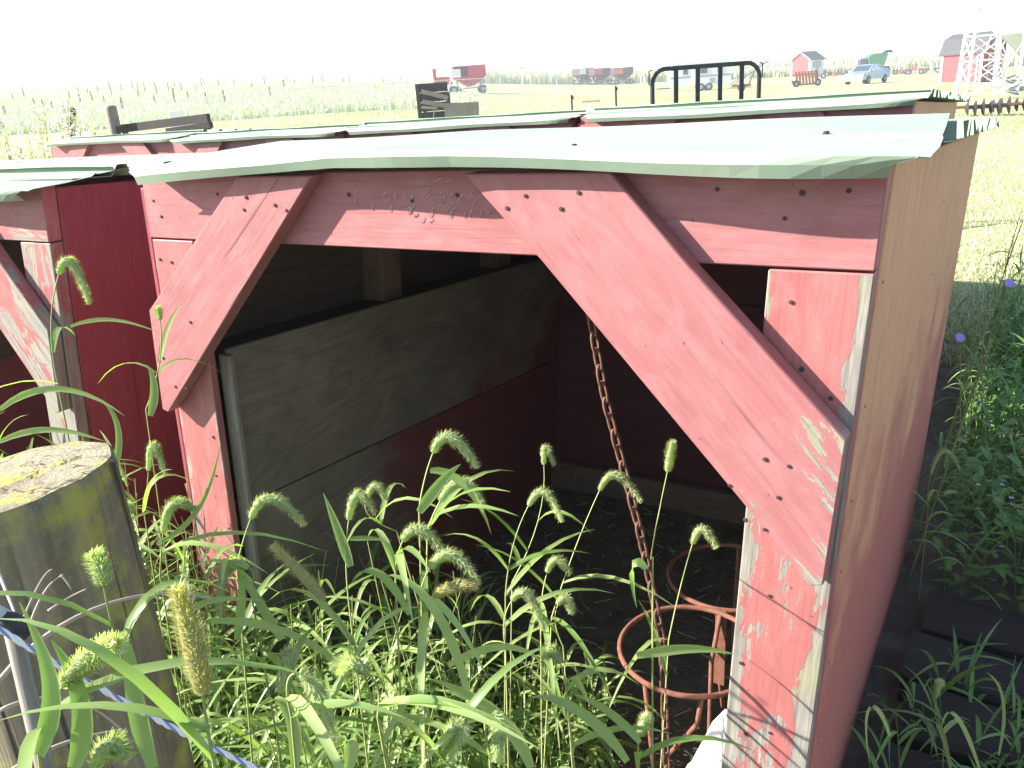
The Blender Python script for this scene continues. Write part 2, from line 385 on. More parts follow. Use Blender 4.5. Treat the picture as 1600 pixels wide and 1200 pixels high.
def m_post():
    g = G('mossy_round_post'); o = g.obj(); z = g.sep(o, 2)
    grain = g.noise(g.mapv(o, (70, 70, 3)), 1.0, 5.0, .6); bl = g.noise(o, 14.0, 6.0, .65); fine = g.noise(o, 150.0, 3.0, .6)
    c = g.mix(g.ramp(grain, [(.3, 0.0), (.7, 1.0)]), (.13, .11, .068), (.27, .235, .155))
    moss = g.math('ADD', bl, g.math('MULTIPLY', z, .16))
    c = g.mix(g.ramp(moss, [(.69, 0.0), (.85, .8)]), c, (.36, .35, .06))
    c = g.mix(g.ramp(fine, [(.62, 0.0), (.70, .55)]), c, (.30, .33, .13))
    ck = g.noise(g.mapv(o, (38, 38, .8)), 1.0, 2.0, .5, .3)
    ckm = g.ramp(ck, [(.60, 0.0), (.645, 1.0)])
    c = g.mix(g.math('MULTIPLY', ckm, .85), c, (.03, .025, .018))
    return g.principled(c, .92, g.bump(g.math('SUBTRACT', grain, ckm), .6, .006), .2)
M['post'] = m_post()
def m_post_top():
    g = G('weathered_post_top'); o = g.obj(); bl = g.noise(o, 20.0, 6.0, .65); fine = g.noise(o, 160.0, 4.0, .7)
    ck = g.math('ABSOLUTE', g.math('SUBTRACT', g.noise(g.mapv(o, (9, 22, 9)), 1.0, 4.0, .55, .4), .5))
    c = g.mix(g.ramp(fine, [(.3, 0.0), (.7, 1.0)]), (.24, .205, .135), (.40, .36, .25))
    c = g.mix(g.ramp(bl, [(.50, 0.0), (.60, .9)]), c, (.46, .45, .10))
    rg = g.n('TexWave', _wave_type='RINGS', _rings_direction='Z', Vector=o, Scale=55.0, Distortion=5.0, Detail=3.0, Detail__Scale=2.0)
    c = g.mix(g.ramp(rg, [(.2, .35), (.6, 0.0)]), c, (.13, .10, .065))
    c = g.mix(g.ramp(g.noise(o, 9.0, 5.0, .65), [(.50, 0.0), (.62, .65)]), c, (.14, .12, .08))
    c = g.mix(g.ramp(ck, [(.004, .85), (.014, 0.0)]), c, (.05, .04, .028))
    return g.principled(c, .95, g.bump(g.math('ADD', fine, g.math('MULTIPLY', ck, 3.0)), .6, .006), .15)
M['posttop'] = m_post_top()

# ------------------------------------------------------------------ terrain
GC = []                                                # known ground points: (u, v, t) in the photo -> world
def gctl(u, v, t): p = at(u, v, t); GC.append((math.atan2(p[0], p[1]), math.log(math.hypot(p[0], p[1])), p[2]))
for a in np.linspace(-1.6, 1.6, 9):
    for t in (.8, 2.0, 4.0, 7.0): GC.append((a, math.log(t), 0.0))
for a in (-1.6, -1.1, .85, 1.2, 1.6):
    for t in (14., 30., 70., 200., 700.): GC.append((a, math.log(t), (max(0, -a) * .035 - max(0, a) * .012) * min(t, 150)))
for c in ((100, 206, 40), (250, 197, 40), (431, 186, 40), (527, 179, 40), (612, 175, 40), (763, 171, 40), (818, 170, 40),
          (0, 192, 52), (0, 168, 80), (0, 143, 140), (0, 139, 400), (250, 178, 56), (250, 152, 90), (250, 131, 150), (250, 128, 420),
          (500, 163, 60), (500, 138, 100), (500, 124, 170), (500, 121, 450), (700, 150, 80), (700, 132, 120), (700, 126, 200), (700, 124, 500),
          (950, 133, 135), (870, 130, 160), (950, 126, 260), (950, 122.5, 700), (1085, 143, 80), (1150, 120, 150), (1230, 121, 118), (1262, 118, 120), (1255, 134, 68),
          (1355, 131, 66), (1365, 116, 110), (1430, 117, 112), (1490, 126, 53), (1530, 145, 44), (1300, 106, 300), (1300, 100, 800), (1500, 92, 250), (1500, 86, 800),
          (1540, 180, 21), (1580, 150, 36), (900, 160, 45), (1000, 155, 45)):
    gctl(*c)
_gc = np.array(GC); _gx = np.stack([_gc[:, 0] * 2.2, _gc[:, 1]], 1)
_D = np.linalg.norm(_gx[:, None] - _gx[None], axis=2)
_n = len(GC); _A = np.zeros((_n + 1, _n + 1)); _A[:_n, :_n] = _D + np.eye(_n) * -.02; _A[:_n, _n] = 1; _A[_n, :_n] = 1
_sol = np.linalg.solve(_A, np.append(_gc[:, 2], 0))
def gz(x, y):
    x = np.atleast_1d(np.asarray(x, float)); y = np.atleast_1d(np.asarray(y, float))
    d = np.maximum(np.hypot(x, y), .8); a = np.clip(np.arctan2(x, y), -1.6, 1.6)
    q = np.stack([a * 2.2, np.log(d)], 1); K = np.linalg.norm(q[:, None] - _gx[None], axis=2)
    z = K @ _sol[:_n] + _sol[_n]
    return z * np.clip((d - 5.0) / 6.0, 0, 1)
def g1(x, y): return float(gz(x, y)[0])
def onground(u, v, t): p = at(u, v, t); p[2] = g1(p[0], p[1]); return p

rr = np.concatenate([[.05], np.geomspace(.5, 12, 60), np.geomspace(12.5, 1500, 110)]); aa = np.linspace(-math.pi, math.pi, 241)[:-1]
RR, AA = np.meshgrid(rr, aa, indexing='ij'); gx_, gy_ = (RR * np.sin(AA)).ravel(), (RR * np.cos(AA)).ravel()
gzv = gz(gx_, gy_) + np.where(RR.ravel() < 40, .012 * np.sin(gx_ * 2.3) * np.cos(gy_ * 1.9), 0)
nr, na = len(rr), len(aa); ii = np.arange(nr * na).reshape(nr, na)
fq = np.stack([ii[:-1], ii[1:], np.roll(ii, -1, 1)[1:], np.roll(ii, -1, 1)[:-1]], -1).reshape(-1, 4)
tag(arrmesh('ground', np.stack([gx_, gy_, gzv], 1), fq[:, ::-1], M['ground']), 'rough farmyard ground of soil and turf rising to a hillside', kind='structure')

# ------------------------------------------------------------------ hutches
EX = np.array([.840124, -.542394, 0]); EY = np.array([.542394, .840124, 0]); A0 = np.array([.49643, 1.09691, 0])
HZ = 1.45                                              # underside of the header board above the ground
class Hutch:
    def __init__(s, X0=0.0, Y0=0.0, leanR=.054, leanL=.10, yaw=0.0, dz=0.0, W=1.55, D=1.8):
        s.W, s.D, s.lr, s.ll, s.dz = W, D, leanR, leanL, dz
        c, q = math.cos(yaw), math.sin(yaw)
        s.ex = EX * c + EY * q; s.ey = -EX * q + EY * c
        s.o = A0 + EX * X0 + EY * Y0
    def p(s, X, Y, Z):
        k = min(1.3, max(-.3, -X / s.W)); lean = s.lr + (s.ll - s.lr) * k
        return s.o + s.ex * (X + lean * (Z - HZ)) + s.ey * Y + np.array([0, 0, Z + s.dz])
    def F(s, a, b, c): return s.p(a, c, b)              # poly in X,Z ; c = Y
    def S(s, a, b, c): return s.p(c, a, b)              # poly in Y,Z ; c = X
    def T(s, a, b, c): return s.p(a, b, c)              # poly in X,Y ; c = Z

def rect(a0, a1, b0, b1): return [(a0, b0), (a1, b0), (a1, b1), (a0, b1)]

nail_src = None
def nail_mesh():
    global nail_src
    if nail_src is None:
        m = MB(); m.lathe((0, 0, 0), [(.0040, 0), (.0043, .0006), (.0034, .0012), (.001, .0015)], 8)
        nail_src = m.build('nail', M['nail']); me = nail_src.data; bpy.data.objects.remove(nail_src); nail_src = me
    return nail_src

def roof_panel(h, root, ribs_step=.145, ov=.045, start=.30, warp=0.0, seed=0):
    """ribbed sheet: ribs run left to right, falling gently to the back"""
    r = random.Random(seed); m = MB(); prof = []; y = start
    def zz(y): return 1.610 - .062 * y
    prof.append((y, zz(y)))
    k = 0
    while y < h.D + .22:
        y += ribs_step
        prof += [(y - .030, zz(y - .030)), (y - .013, zz(y) + .030), (y + .013, zz(y) + .030), (y + .030, zz(y + .030)), (y + .070, zz(y + .07)), (y + .076, zz(y + .076) + .006), (y + .082, zz(y + .082))]
    xs = np.linspace(-h.W - .07, ov, 9); idx = []
    for X in xs:
        row = []
        for i, (yy, z) in enumerate(prof):
            rag = r.uniform(-.006, .006) if abs(X - ov) < 1e-6 or abs(X + h.W + .07) < 1e-6 else 0
            row.append(m.pt(h.p(X + rag, yy, z + warp * math.sin(X * 3 + yy * 2))))
        idx.append(row)
    for a in range(len(xs) - 1):
        for b in range(len(prof) - 1): m.face([idx[a][b], idx[a + 1][b], idx[a + 1][b + 1], idx[a][b + 1]])
    o = m.build('roof_panel', M['roof'], root)
    sd = o.modifiers.new('thickness', 'SOLIDIFY'); sd.thickness = .0015
    return o

def roof_flap(h, root, bow, seed=0, right=.0, back=.45):
    """front sheet folded down over the header; bow(X) -> (dY, dZ) of the lip"""
    r = random.Random(seed); m = MB(); N = 40; idx = []
    xs = np.linspace(-h.W + .07, .011 + right, N)
    for i, X in enumerate(xs):
        dy, dz = bow(X)
        k = max(0, (X + .16) / .17) if X > -.16 else 0
        prof = [(-.066 + dy + .02 * k * k, 1.571 + dz), (-.074 + dy + .008 * k, 1.588 + dz), (-.070 + dy, 1.598 + dz), (-.060 + dy, 1.597 + dz), (-.046 + dy * .8, 1.601 + dz * .9),
                (.03, 1.604 + dz * .7), (.11, 1.609 + dz * .55), (.122, 1.614 + dz * .5), (.134, 1.611 + dz * .5), (.24, 1.617 + dz * .35), (back, 1.625 + dz * .12)]
        row = []
        for j, (y, z) in enumerate(prof):
            f = max(0.0, (i - (N - 6)) / 5.0); q = max(0.0, (5 - i) / 5.0); xo = X
            over = (0, .004, .034, .046, .050, .046, .040, .039, .038, .032, .022)[j]
            xo += over * f - (.0, .0, .02, .03, .035, .06, .075, .075, .08, .09, .10)[j] * q
            if i in (0, N - 1): xo += r.uniform(-.004, .004)
            row.append(m.pt(h.p(xo, y, z + .0015 * math.sin(X * 9 + j))))
        idx.append(row)
    for a in range(N - 1):
        for b in range(len(prof) - 1): m.face([idx[a][b], idx[a + 1][b], idx[a + 1][b + 1], idx[a][b + 1]])
    o = m.build('roof_front_sheet', M['roof'], root, smooth=False)
    sd = o.modifiers.new('thickness', 'SOLIDIFY'); sd.thickness = .0015
    return o

def make_hutch(h, label, full=False, paint='paint', paintpost='paint_post', seed=0, sidemat='wall_red', bow=None, group='red timber animal hutches', wear=1.0):
    r = random.Random(seed); root = thing('hutch', label, 'hutch', h.p(-h.W / 2, h.D / 2, 0), group)
    bev = .0022
    def part(name, mat, poly, fr, c0, c1, ang=0.0, wf=None, bevel=bev):
        m = MB(); m.prism(poly, fr, c0, c1, ang, wf); return m.build(name, M[mat], root, bevel=bevel)
    W, D = h.W, h.D
    bow = bow or (lambda X: (.006 * math.sin(X * 4 + seed), .005 * math.sin(X * 2.6 + seed)))
    # posts (against the ground), header over them, braces over both
    zt = HZ - .004
    pr = part('post', paintpost, rect(-.137, .006, .0, zt), h.F, 0, .036, math.pi / 2, lambda a, b: wear * (1.35 - b * .80) + (.15 if a > -.05 else 0))
    pl = part('post', paintpost, rect(-W, -W + .143, .0, zt), h.F, 0, .02, math.pi / 2, lambda a, b: wear * (.75 - b * .55))
    hd = part('header_board', paint, rect(-W - .002, .006, HZ, HZ + .142), h.F, -.002, .0365, 0.0, lambda a, b: .0)
    rb = part('brace', paint, [(-.640, HZ + .14), (-.49, HZ), (-.142, HZ - .357), (-.020, HZ - .488), (-.001, HZ - .482), (.004, HZ - .236), (-.238, HZ), (-.374, HZ + .14)][::-1],
              h.F, -.040, -.0035, math.radians(-47.5), lambda a, b: wear * (.75 if b < HZ - .2 and a > -.12 else .1 if b < HZ - .3 else 0))
    lb = part('brace', paint, [(-.985, HZ + .14), (-1.19, HZ + .14), (-1.546, HZ - .165), (-1.556, HZ - .42), (-1.535, HZ - .425)], h.F, -.040, -.0035, math.radians(42), lambda a, b: .0)
    # walls
    wr = part('side_wall', sidemat, [(.0375, .0), (D, .0), (D, HZ + .040), (.0375, HZ + .138)], h.S, -.006, .0085, math.pi / 2, (lambda a, b: .95 - .62 * b / 1.5) if sidemat == 'wall_side' else (lambda a, b: .35 * (1 - b)))
    wl_ = part('side_wall', 'wall_red', [(.003, .0), (D, .0), (D, HZ + .035), (.003, HZ + .112)], h.S, -W - .020, -W - .0045, math.pi / 2, lambda a, b: .3 * (1 - b))
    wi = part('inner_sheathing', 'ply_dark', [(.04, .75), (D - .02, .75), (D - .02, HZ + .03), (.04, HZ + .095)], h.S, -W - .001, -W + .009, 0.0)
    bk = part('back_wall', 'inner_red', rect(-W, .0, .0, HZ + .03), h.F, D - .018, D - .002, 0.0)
    if full:
        # lined left side: two boards on studs, open ledge above
        xl0, xl1 = -W + .134, -W + .146
        part('lining_board', 'ply', [(.053, HZ - .70), (D - .03, HZ - .84), (D - .03, HZ - .385), (.053, HZ - .275)], h.S, xl0, xl1, 0.0, lambda a, b: .25 + .42 * (a / 1.8) - .55 * (b - (HZ - .75)))
        part('lining_board', 'ply', [(.053, .0), (D - .03, .0), (D - .03, HZ - .846), (.053, HZ - .706)], h.S, xl0 - .002, xl1 - .003, 0.0, lambda a, b: .30 + .62 * (a / 1.8))
        part('edge_trim', 'oldwood', rect(-W + .130, -W + .170, .0, HZ - .285), h.F, .0375, .0525, math.pi / 2)
        part('ledge', 'darkwood', [(-W + .01, .055), (-W + .132, .055), (-W + .132, D - .03), (-W + .01, D - .03)], lambda a, b, c: h.p(a, b, c - .061 * b), HZ - .292, HZ - .280, math.pi / 2)
        for y in (.70, 1.36):
            part('stud', 'stud', rect(y, y + .088, .0, HZ + .07), h.S, -W + .012, -W + .095, math.pi / 2)
        part('stud', 'stud', rect(y + .33, y + .40, HZ - .36, HZ + .05), h.S, -W + .012, -W + .095, math.pi / 2)
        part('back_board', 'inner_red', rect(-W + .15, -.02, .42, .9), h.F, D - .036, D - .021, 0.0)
        part('sill_board', 'stud', rect(-W + .15, -.02, .0, .13), h.F, D - .075, D - .037, 0.0)
        part('rafter', 'stud', rect(-W + .06, -.01, HZ + .02, HZ + .088), h.F, D * .5, D * .5 + .04, 0.0)
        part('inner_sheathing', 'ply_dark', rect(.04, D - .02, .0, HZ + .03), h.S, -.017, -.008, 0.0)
        # nails, each a part of the board it is driven into
        nm = nail_mesh(); ny = -h.ey; q = Vector(ny).to_track_quat('Z', 'Y').to_euler()
        def nails(board, pts, c):
            for a, b in pts:
                inst(nm, 'nail', board, h.p(a, c - .0012, b), q, (r.uniform(.75, 1.05),) * 3)
        nails(rb, [(-.52, HZ + .105), (-.555, HZ + .085), (-.425, HZ + .11), (-.455, HZ + .085), (-.105, HZ - .285), (-.07, HZ - .29), (-.155, HZ - .34), (-.125, HZ - .395), (-.095, HZ - .405), (-.08, HZ - .345)], -.040)
        nails(lb, [(-1.17, HZ + .10), (-1.18, HZ + .075), (-1.09, HZ + .085), (-1.06, HZ + .075), (-1.49, HZ - .35), (-1.45, HZ - .35), (-1.40, HZ - .18), (-1.52, HZ - .28)], -.040)
        qs = Vector(h.ex).to_track_quat('Z', 'Y').to_euler()
        for k in range(9):
            for y in (.06, .9, D - .05): inst(nm, 'nail', wr, h.p(.0092, y + r.uniform(-.012, .012), .12 + k * .16 + r.uniform(-.02, .02)), qs, (.6,) * 3)
        nails(pr, [(-.10, HZ - .05), (-.075, HZ - .15), (-.045, HZ - .20), (-.085, HZ - .55), (-.12, HZ - .70), (-.06, HZ - .83), (-.10, HZ - .85), (-.03, HZ - .19)], 0.0)
        nails(pl, [(-1.53, HZ - .05), (-1.49, HZ - .055), (-1.48, HZ - .08), (-1.43, HZ - .49), (-1.44, HZ - .6), (-1.42, HZ - .75)], 0.0)
        nails(hd, [(-1.50, HZ + .05), (-1.52, HZ + .085), (-1.30, HZ + .1), (-.78, HZ + .09), (-.68, HZ + .10), (-.22, HZ + .11), (-.12, HZ + .07), (-.10, HZ + .105), (-.04, HZ + .108), (-.93, HZ + .10)], -.002)
        # staples left in the header
        m = MB(); w = .0055
        m.tube([(-w, 0, 0), (-w, 0, .0010), (-w * .7, 0, .0014), (w * .7, 0, .0014), (w, 0, .0010), (w, 0, 0)], .00055, 5); so_ = m.build('staple', M['staple']); sm = so_.data; bpy.data.objects.remove(so_)
        for i in range(58):
            a = r.gauss(-.72, .085); b = HZ + .085 + r.gauss(0, .020)
            if not -.93 < a < -.56 or b > HZ + .132 or b < HZ + .03: continue
            e = (Vector(ny).to_track_quat('Z', 'Y') @ Quaternion((0, 0, 1), r.gauss(.75, .35))).to_euler()
            inst(sm, 'staple', hd, h.p(a, -.0026, b), e)
    roof_panel(h, root, seed=seed, start=.30 if full else .06); roof_flap(h, root, bow, seed, back=.45 if full else .17)
    return root

def bow_main(X):
    xs = [-1.48, -1.28, -1.09, -.904, -.77, -.64, -.46, -.30, -.12, .01]
    zs = [.007, .017, .026, .037, .036, .033, .027, .020, .013, .008]
    ys = [.002, .0, -.004, -.010, -.010, -.004, -.010, -.008, -.003, .0]
    return float(np.interp(X, xs, ys)) + .006 * math.sin(X * 11), float(np.interp(X, xs, zs))
H0 = Hutch()
make_hutch(H0, 'open-fronted red timber hutch with diagonal braces and green roof, nearest the camera', True, seed=3, sidemat='wall_side', bow=bow_main)
_rt = [o for o in COL.objects if o.name == 'hutch'][0]; _fl = [o for o in _rt.children if o.name.startswith('roof_front_sheet')][0]
for X, Y, Z in ((-.47, .03, 1.6215), (-.11, .16, 1.6185)):
    m = MB(); c = H0.p(X, Y, Z - .001); m.lathe(c, [(.008, 0), (.008, .002), (.0045, .003), (.0045, .006), (.001, .0065)], 8); m.build('screw', M['nail'], _fl)
HL = Hutch(-2.02, .02, .20, .22, 0.0, -.03)
make_hutch(HL, 'weathered red hutch cut by the left edge of the photo, beside the mossy post', False, 'paint_old', 'paint_old', 11, 'wall_red', wear=1.1)
rows = [(-.31, .08, 'second-row hutch on the right, its brown side wall seen behind the nearest hutch', 'wall_side'),
        (-1.93, .06, 'second-row hutch directly behind the middle of the nearest hutch roof', 'wall_red'),
        (-3.50, .05, 'second-row hutch behind the left half of the nearest hutch roof', 'wall_red'),
        (-5.08, .06, 'leftmost second-row hutch beside the white flowering bush', 'wall_red')]
for i, (x, ln, lab, sm) in enumerate(rows):
    make_hutch(Hutch(x, 2.76 + .05 * (i % 2), ln, ln + .03, .012 * (i - 1), -.045 - .008 * (i % 3)), lab, False, 'paint', 'paint_post', 20 + i, sm)
make_hutch(Hutch(-3.68, .06, .20, .22, 0.0, -.03), 'red hutch mostly outside the left edge, beyond the weathered hutch', False, 'paint_old', 'paint_old', 31, 'wall_red')

# ------------------------------------------------------------------ things in and around the nearest hutch
def link_pts(c, d, side, L=.021, w=.0085, n=14):
    """closed oval of one chain link"""
    return [c + d * (math.cos(t) * (L - .0) if True else 0) * 1.0 + side * math.sin(t) * w * (1.0 if abs(math.sin(t)) < 2 else 1) for t in (2 * math.pi * k / n for k in range(n))]
def hpt(X, Y, z): return A0 + EX * X + EY * Y + np.array([0, 0, z])
cp = [hpt(-.53, .15, HZ + .05), hpt(-.51, .15, HZ - .089), hpt(-.479, .15, HZ - .301), hpt(-.412, .15, HZ - .578), hpt(-.367, .15, HZ - .823), hpt(-.360, .15, HZ - 1.14), hpt(-.362, .16, .03)]
chain = thing('chain', 'rusty chain hanging inside the hutch down through the iron ring', 'chain', (cp[-1][0], cp[-1][1], 0))
seg = [0.0]
for p, q in zip(cp[:-1], cp[1:]): seg.append(seg[-1] + float(np.linalg.norm(q - p)))
nl = int(seg[-1] / .0325)
def cpos(t): return np.array([np.interp(t, seg, [p[i] for p in cp]) for i in range(3)])
for k in range(nl):
    c = cpos(seg[-1] * (k + .5) / nl); d = nrm(cpos(seg[-1] * (k + 1) / nl) - cpos(seg[-1] * k / nl)); s1 = nrm(np.cross(d, EY)); s2 = np.cross(d, s1)
    sd = s1 if k % 2 == 0 else s2; sd = nrm(sd + .35 * (s2 if k % 2 == 0 else -s1))
    m = MB(); m.tube([c + d * (.0215 * math.copysign(abs(math.cos(t)) ** .75, math.cos(t))) + sd * .0080 * math.sin(t) for t in (2 * math.pi * q / 14 for q in range(14))], .0032, 6, closed=True)
    m.build('link', M['chainrust'], chain, smooth=True)

def ring_holder(X, Y, Z, r, label, legs):
    c = H0.p(X, Y, Z); root = thing('bucket_ring', label, 'bucket ring', (c[0], c[1], 0), 'rusty bucket rings inside the hutch')
    def q(a, rr_=r, dz=0): return c + rr_ * (math.cos(a) * EX + math.sin(a) * EY) + np.array([0, 0, dz])
    m = MB(); m.tube([q(2 * math.pi * k / 40) for k in range(40)], .0062, 8, closed=True); m.build('ring', M['rust'], root, smooth=True)
    m = MB(); m.tube([q(.35), H0.p(-.02, Y + .05, Z)], .007, 8); m.build('wall_rod', M['rust'], root, smooth=True)
    m = MB(); m.tube([q(-.35), H0.p(-.02, Y - .05, Z)], .007, 8); m.build('wall_rod', M['rust'], root, smooth=True)
    for pts in legs:
        m = MB(); m.tube([c + EX * a + EY * b + np.array([0, 0, e]) for a, b, e in pts], .0056, 8); m.build('leg', M['rust'], root, smooth=True)
    return root
r0 = ring_holder(-.298, .285, HZ - .935, .155, 'nearer rusty iron ring beside the right post', [
    [(-.045, -.148, 0), (-.040, -.12, -.25), (-.03, -.10, -.515)], [(.075, -.135, 0), (.06, -.12, -.09), (-.015, -.11, -.22), (-.03, -.10, -.30)], [(.02, .153, 0), (.01, .12, -.12), (.03, .05, -.3), (.03, .02, -.515)]])
m = MB(); cc = H0.p(-.298, .285, HZ - .935); m.bar(cc + EX * .02 + EY * .158 + np.array([0, 0, .01]), cc + EX * .02 + EY * .15 + np.array([0, 0, -.20]), .026, .006, EY); m.build('flat_bar', M['rust'], r0)
ring_holder(-.325, .66, HZ - .975, .155, 'farther rusty iron ring behind the first, by the back wall', [
    [(.02, -.153, 0), (.02, -.12, -.25), (.02, -.05, -.495)], [(-.02, .153, 0), (-.02, .12, -.25), (0, .05, -.495)]])
# pale board leaning inside the right post
m = MB(); o = H0.p(-.168, .085, 0)
m.prism([(-.075, .0), (.05, .0), (.05, .40), (.02, .50), (-.005, .515), (-.03, .47), (-.063, .36), (-.075, .34)], lambda a, b, c: o + EX * (a + b * .06) + EY * (c + b * .08) + np.array([0, 0, b]), 0, .022, math.pi / 2)
tag(m.build('board', M['white'], bevel=.006), 'pale white board leaning inside the right post under the ring', 'board')

# litter on the hutch floor
sb = []; sf = []; sr = []
for i in range(700):
    X, Y = random.uniform(-1.45, -.02), random.uniform(-.15, 1.72); c = H0.p(X, Y, .012 + random.random() * .012); a = random.random() * 6.3; l = random.uniform(.006, .035); w = random.uniform(.001, .0025)
    dx = np.array([math.cos(a), math.sin(a), random.uniform(-.12, .12)]); dy = np.array([-math.sin(a), math.cos(a), 0]); k = len(sb)
    sb += [c - dx * l - dy * w, c + dx * l - dy * w, c + dx * l + dy * w + (0, 0, .002), c - dx * l + dy * w + (0, 0, .002)]; sf.append((k, k + 1, k + 2, k + 3)); sr += [.9 + random.random() * .1] * 4
tag(arrmesh('straw_litter', sb, sf, M['twig'], sr), 'scattered straw and stalks on the hutch floor', 'straw', kind='stuff')

# round mossy post
pc = at(22, 750, .97); ptop = pc[2]; root = thing('fence_post', 'thick round mossy wooden post with a sawn top at the left edge', 'fence post', (pc[0], pc[1], 0))
m = MB(); n = 36; rings = []; rad = [.109 + .0035 * math.sin(k * .52 + 1) + .002 * math.sin(k * 1.9) for k in range(n)]
zs = [-.2, 0, .3, .6, .9, 1.1, ptop - .03, ptop - .006, ptop]
for z in zs:
    rings.append([m.pt((pc[0] + (rad[k] * (1.03 if z < .5 else 1) + .0015 * math.sin(k * 2.3 + z * 9) - (.004 if z == ptop else 0)) * math.cos(2 * math.pi * k / n), pc[1] + (rad[k] - (.004 if z == ptop else 0)) * math.sin(2 * math.pi * k / n), z + (.012 * math.cos(2 * math.pi * k / n) if z > 1.2 and z > ptop - .04 else 0))) for k in range(n)])
for i in range(len(zs) - 1):
    for k in range(n): m.face([rings[i][k], rings[i][(k + 1) % n], rings[i + 1][(k + 1) % n], rings[i + 1][k]])
m.build('shaft', M['post'], root, smooth=True)
m = MB(); R_ = []
for q in (1.0, .75, .5, .25):
    R_.append([m.pt((pc[0] + (rad[k] - .004) * q * math.cos(2 * math.pi * k / n), pc[1] + (rad[k] - .004) * q * math.sin(2 * math.pi * k / n), ptop + .0005 + .012 * q * math.cos(2 * math.pi * k / n) + (1 - q) * .004 + (.002 * math.sin(k * 3.7 + q * 20) if q < 1 else 0))) for k in range(n)])
for i in range(3):
    for k in range(n): m.face([R_[i][k], R_[i][(k + 1) % n], R_[i + 1][(k + 1) % n], R_[i + 1][k]])
m.face(R_[3]); m.build('sawn_top', M['posttop'], root, smooth=True)

# electric rope, step-in post and clip
ra, rb_ = at(-60, 948, .62), at(470, 1232, .78); root = thing('fence_rope', 'white and blue twisted electric fence rope crossing the lower left corner', 'rope', (rb_[0], rb_[1], 0))
dd = rb_ - ra; u_ = nrm(dd); e1 = nrm(np.cross(u_, (0, 0, 1))); e2 = np.cross(u_, e1); NP = 150
for k, (mt, nm_) in enumerate((('rope', 'strand'), ('rope', 'strand'), ('ropeblue', 'blue_strand'))):
    m = MB(); m.tube([ra + dd * i / NP + .0013 * (e1 * math.cos(i * .55 + k * 2.09) + e2 * math.sin(i * .55 + k * 2.09)) - np.array([0, 0, .01 * math.sin(i / NP * math.pi)]) for i in range(NP + 1)], .0014 if k < 2 else .0009, 6)
    m.build(nm_, M[mt], root, smooth=True)
pa, pb = at(18, 975, .66), at(85, 1260, .70); pb = pb + (pb - pa) * 1.8; root = thing('stake', 'thin grey stake leaning under the fence rope at the lower left', 'stake', (pb[0], pb[1], 0))
m = MB(); m.tube([pa, pb], [.007, .009], 10); m.build('rod', M['oldwood'], root, smooth=True)
m = MB(); c = at(22, 978, .652); m.tube([c - u_ * .012, c - u_ * .006, c + u_ * .006, c + u_ * .012], [.0075, .009, .009, .0075], 12); m.build('clip', M['black'], root, smooth=True)
m = MB(); c = at(4, 962, .648); m.tube([c - u_ * .03, c + u_ * .008], .006, 12); m.build('sleeve', M['greypvc'], root, smooth=True)
# dead stalk
def bez(p, n=12):
    p = [np.asarray(q, float) for q in p]
    while True:
        out = []
        for i in range(n + 1):
            t = i / n; q = list(p)
            while len(q) > 1: q = [a * (1 - t) + b * t for a, b in zip(q[:-1], q[1:])]
            out.append(q[0])
        return out
b0 = at(30, 1300, .8); root = thing('dead_stalk', 'grey dead weed stalk with bare twigs in front of the mossy post', 'dead stalk', (b0[0], b0[1], 0))
for pts, rd in (([(-20, 1090, .72), (60, 965, .74), (210, 905, .8), (330, 935, .84)], .0026), ([(20, 1010, .73), (50, 930, .74), (70, 890, .75), (82, 890, .75)], .0014), ([(48, 975, .74), (62, 930, .75), (80, 905, .75), (100, 898, .75)], .0014),
                ([(75, 955, .74), (110, 930, .75), (120, 928, .75), (135, 920, .75)], .0012), ([(95, 898, .75), (103, 905, .75), (108, 915, .75), (112, 922, .75)], .001), ([(-10, 870, .8), (10, 930, .78), (28, 960, .75), (30, 985, .74)], .002), ([(0, 1110, .7), (60, 1080, .72), (130, 1075, .75), (200, 1150, .8)], .0016), ([(10, 1210, .7), (80, 1160, .72), (130, 1150, .74), (195, 1140, .76)], .002)):
    m = MB(); P = bez([at(*q) for q in pts], 14); m.tube(P, [rd * (1.2 - .7 * i / 14) for i in range(15)], 6); m.build('twig', M['twig'], root, smooth=True)

# ------------------------------------------------------------------ grasses
class Blades:
    """leaf strips and stems gathered into flat arrays"""
    def __init__(s): s.v = []; s.f = []; s.r = []
    def leaf(s, P, w, side, r, fold=.25):
        """P: centre line points; w: max half width; side: width direction"""
        n = len(P); k0 = len(s.v); up = None
        for i, p in enumerate(P):
            t = i / (n - 1); ww = w * (min(1, .55 + 2.2 * t) * (1 - t ** 2.4) + .03)
            d = P[min(i + 1, n - 1)] - P[max(i - 1, 0)]; sd = nrm(side - nrm(d) * (side @ nrm(d))); nn = np.cross(nrm(d), sd)
            s.v += [p - sd * ww + nn * ww * fold, p - nn * ww * fold * .2, p + sd * ww + nn * ww * fold]; s.r += [r] * 3
        for i in range(n - 1):
            a = k0 + 3 * i; s.f += [(a, a + 1, a + 4, a + 3), (a + 1, a + 2, a + 5, a + 4)]
    def stem(s, P, r0, r1, r):
        n = len(P); k0 = len(s.v)
        for i, p in enumerate(P):
            d = nrm(P[min(i + 1, n - 1)] - P[max(i - 1, 0)]); e = nrm(np.cross(d, (.3, .9, .1))); g = np.cross(d, e); q = r0 + (r1 - r0) * i / (n - 1)
            for k in range(3): s.v.append(p + q * (e * math.cos(2.0944 * k) + g * math.sin(2.0944 * k))); s.r.append(r)
        for i in range(n - 1):
            for k in range(3):
                a = k0 + 3 * i + k; b = k0 + 3 * i + (k + 1) % 3; s.f.append((a, b, b + 3, a + 3))
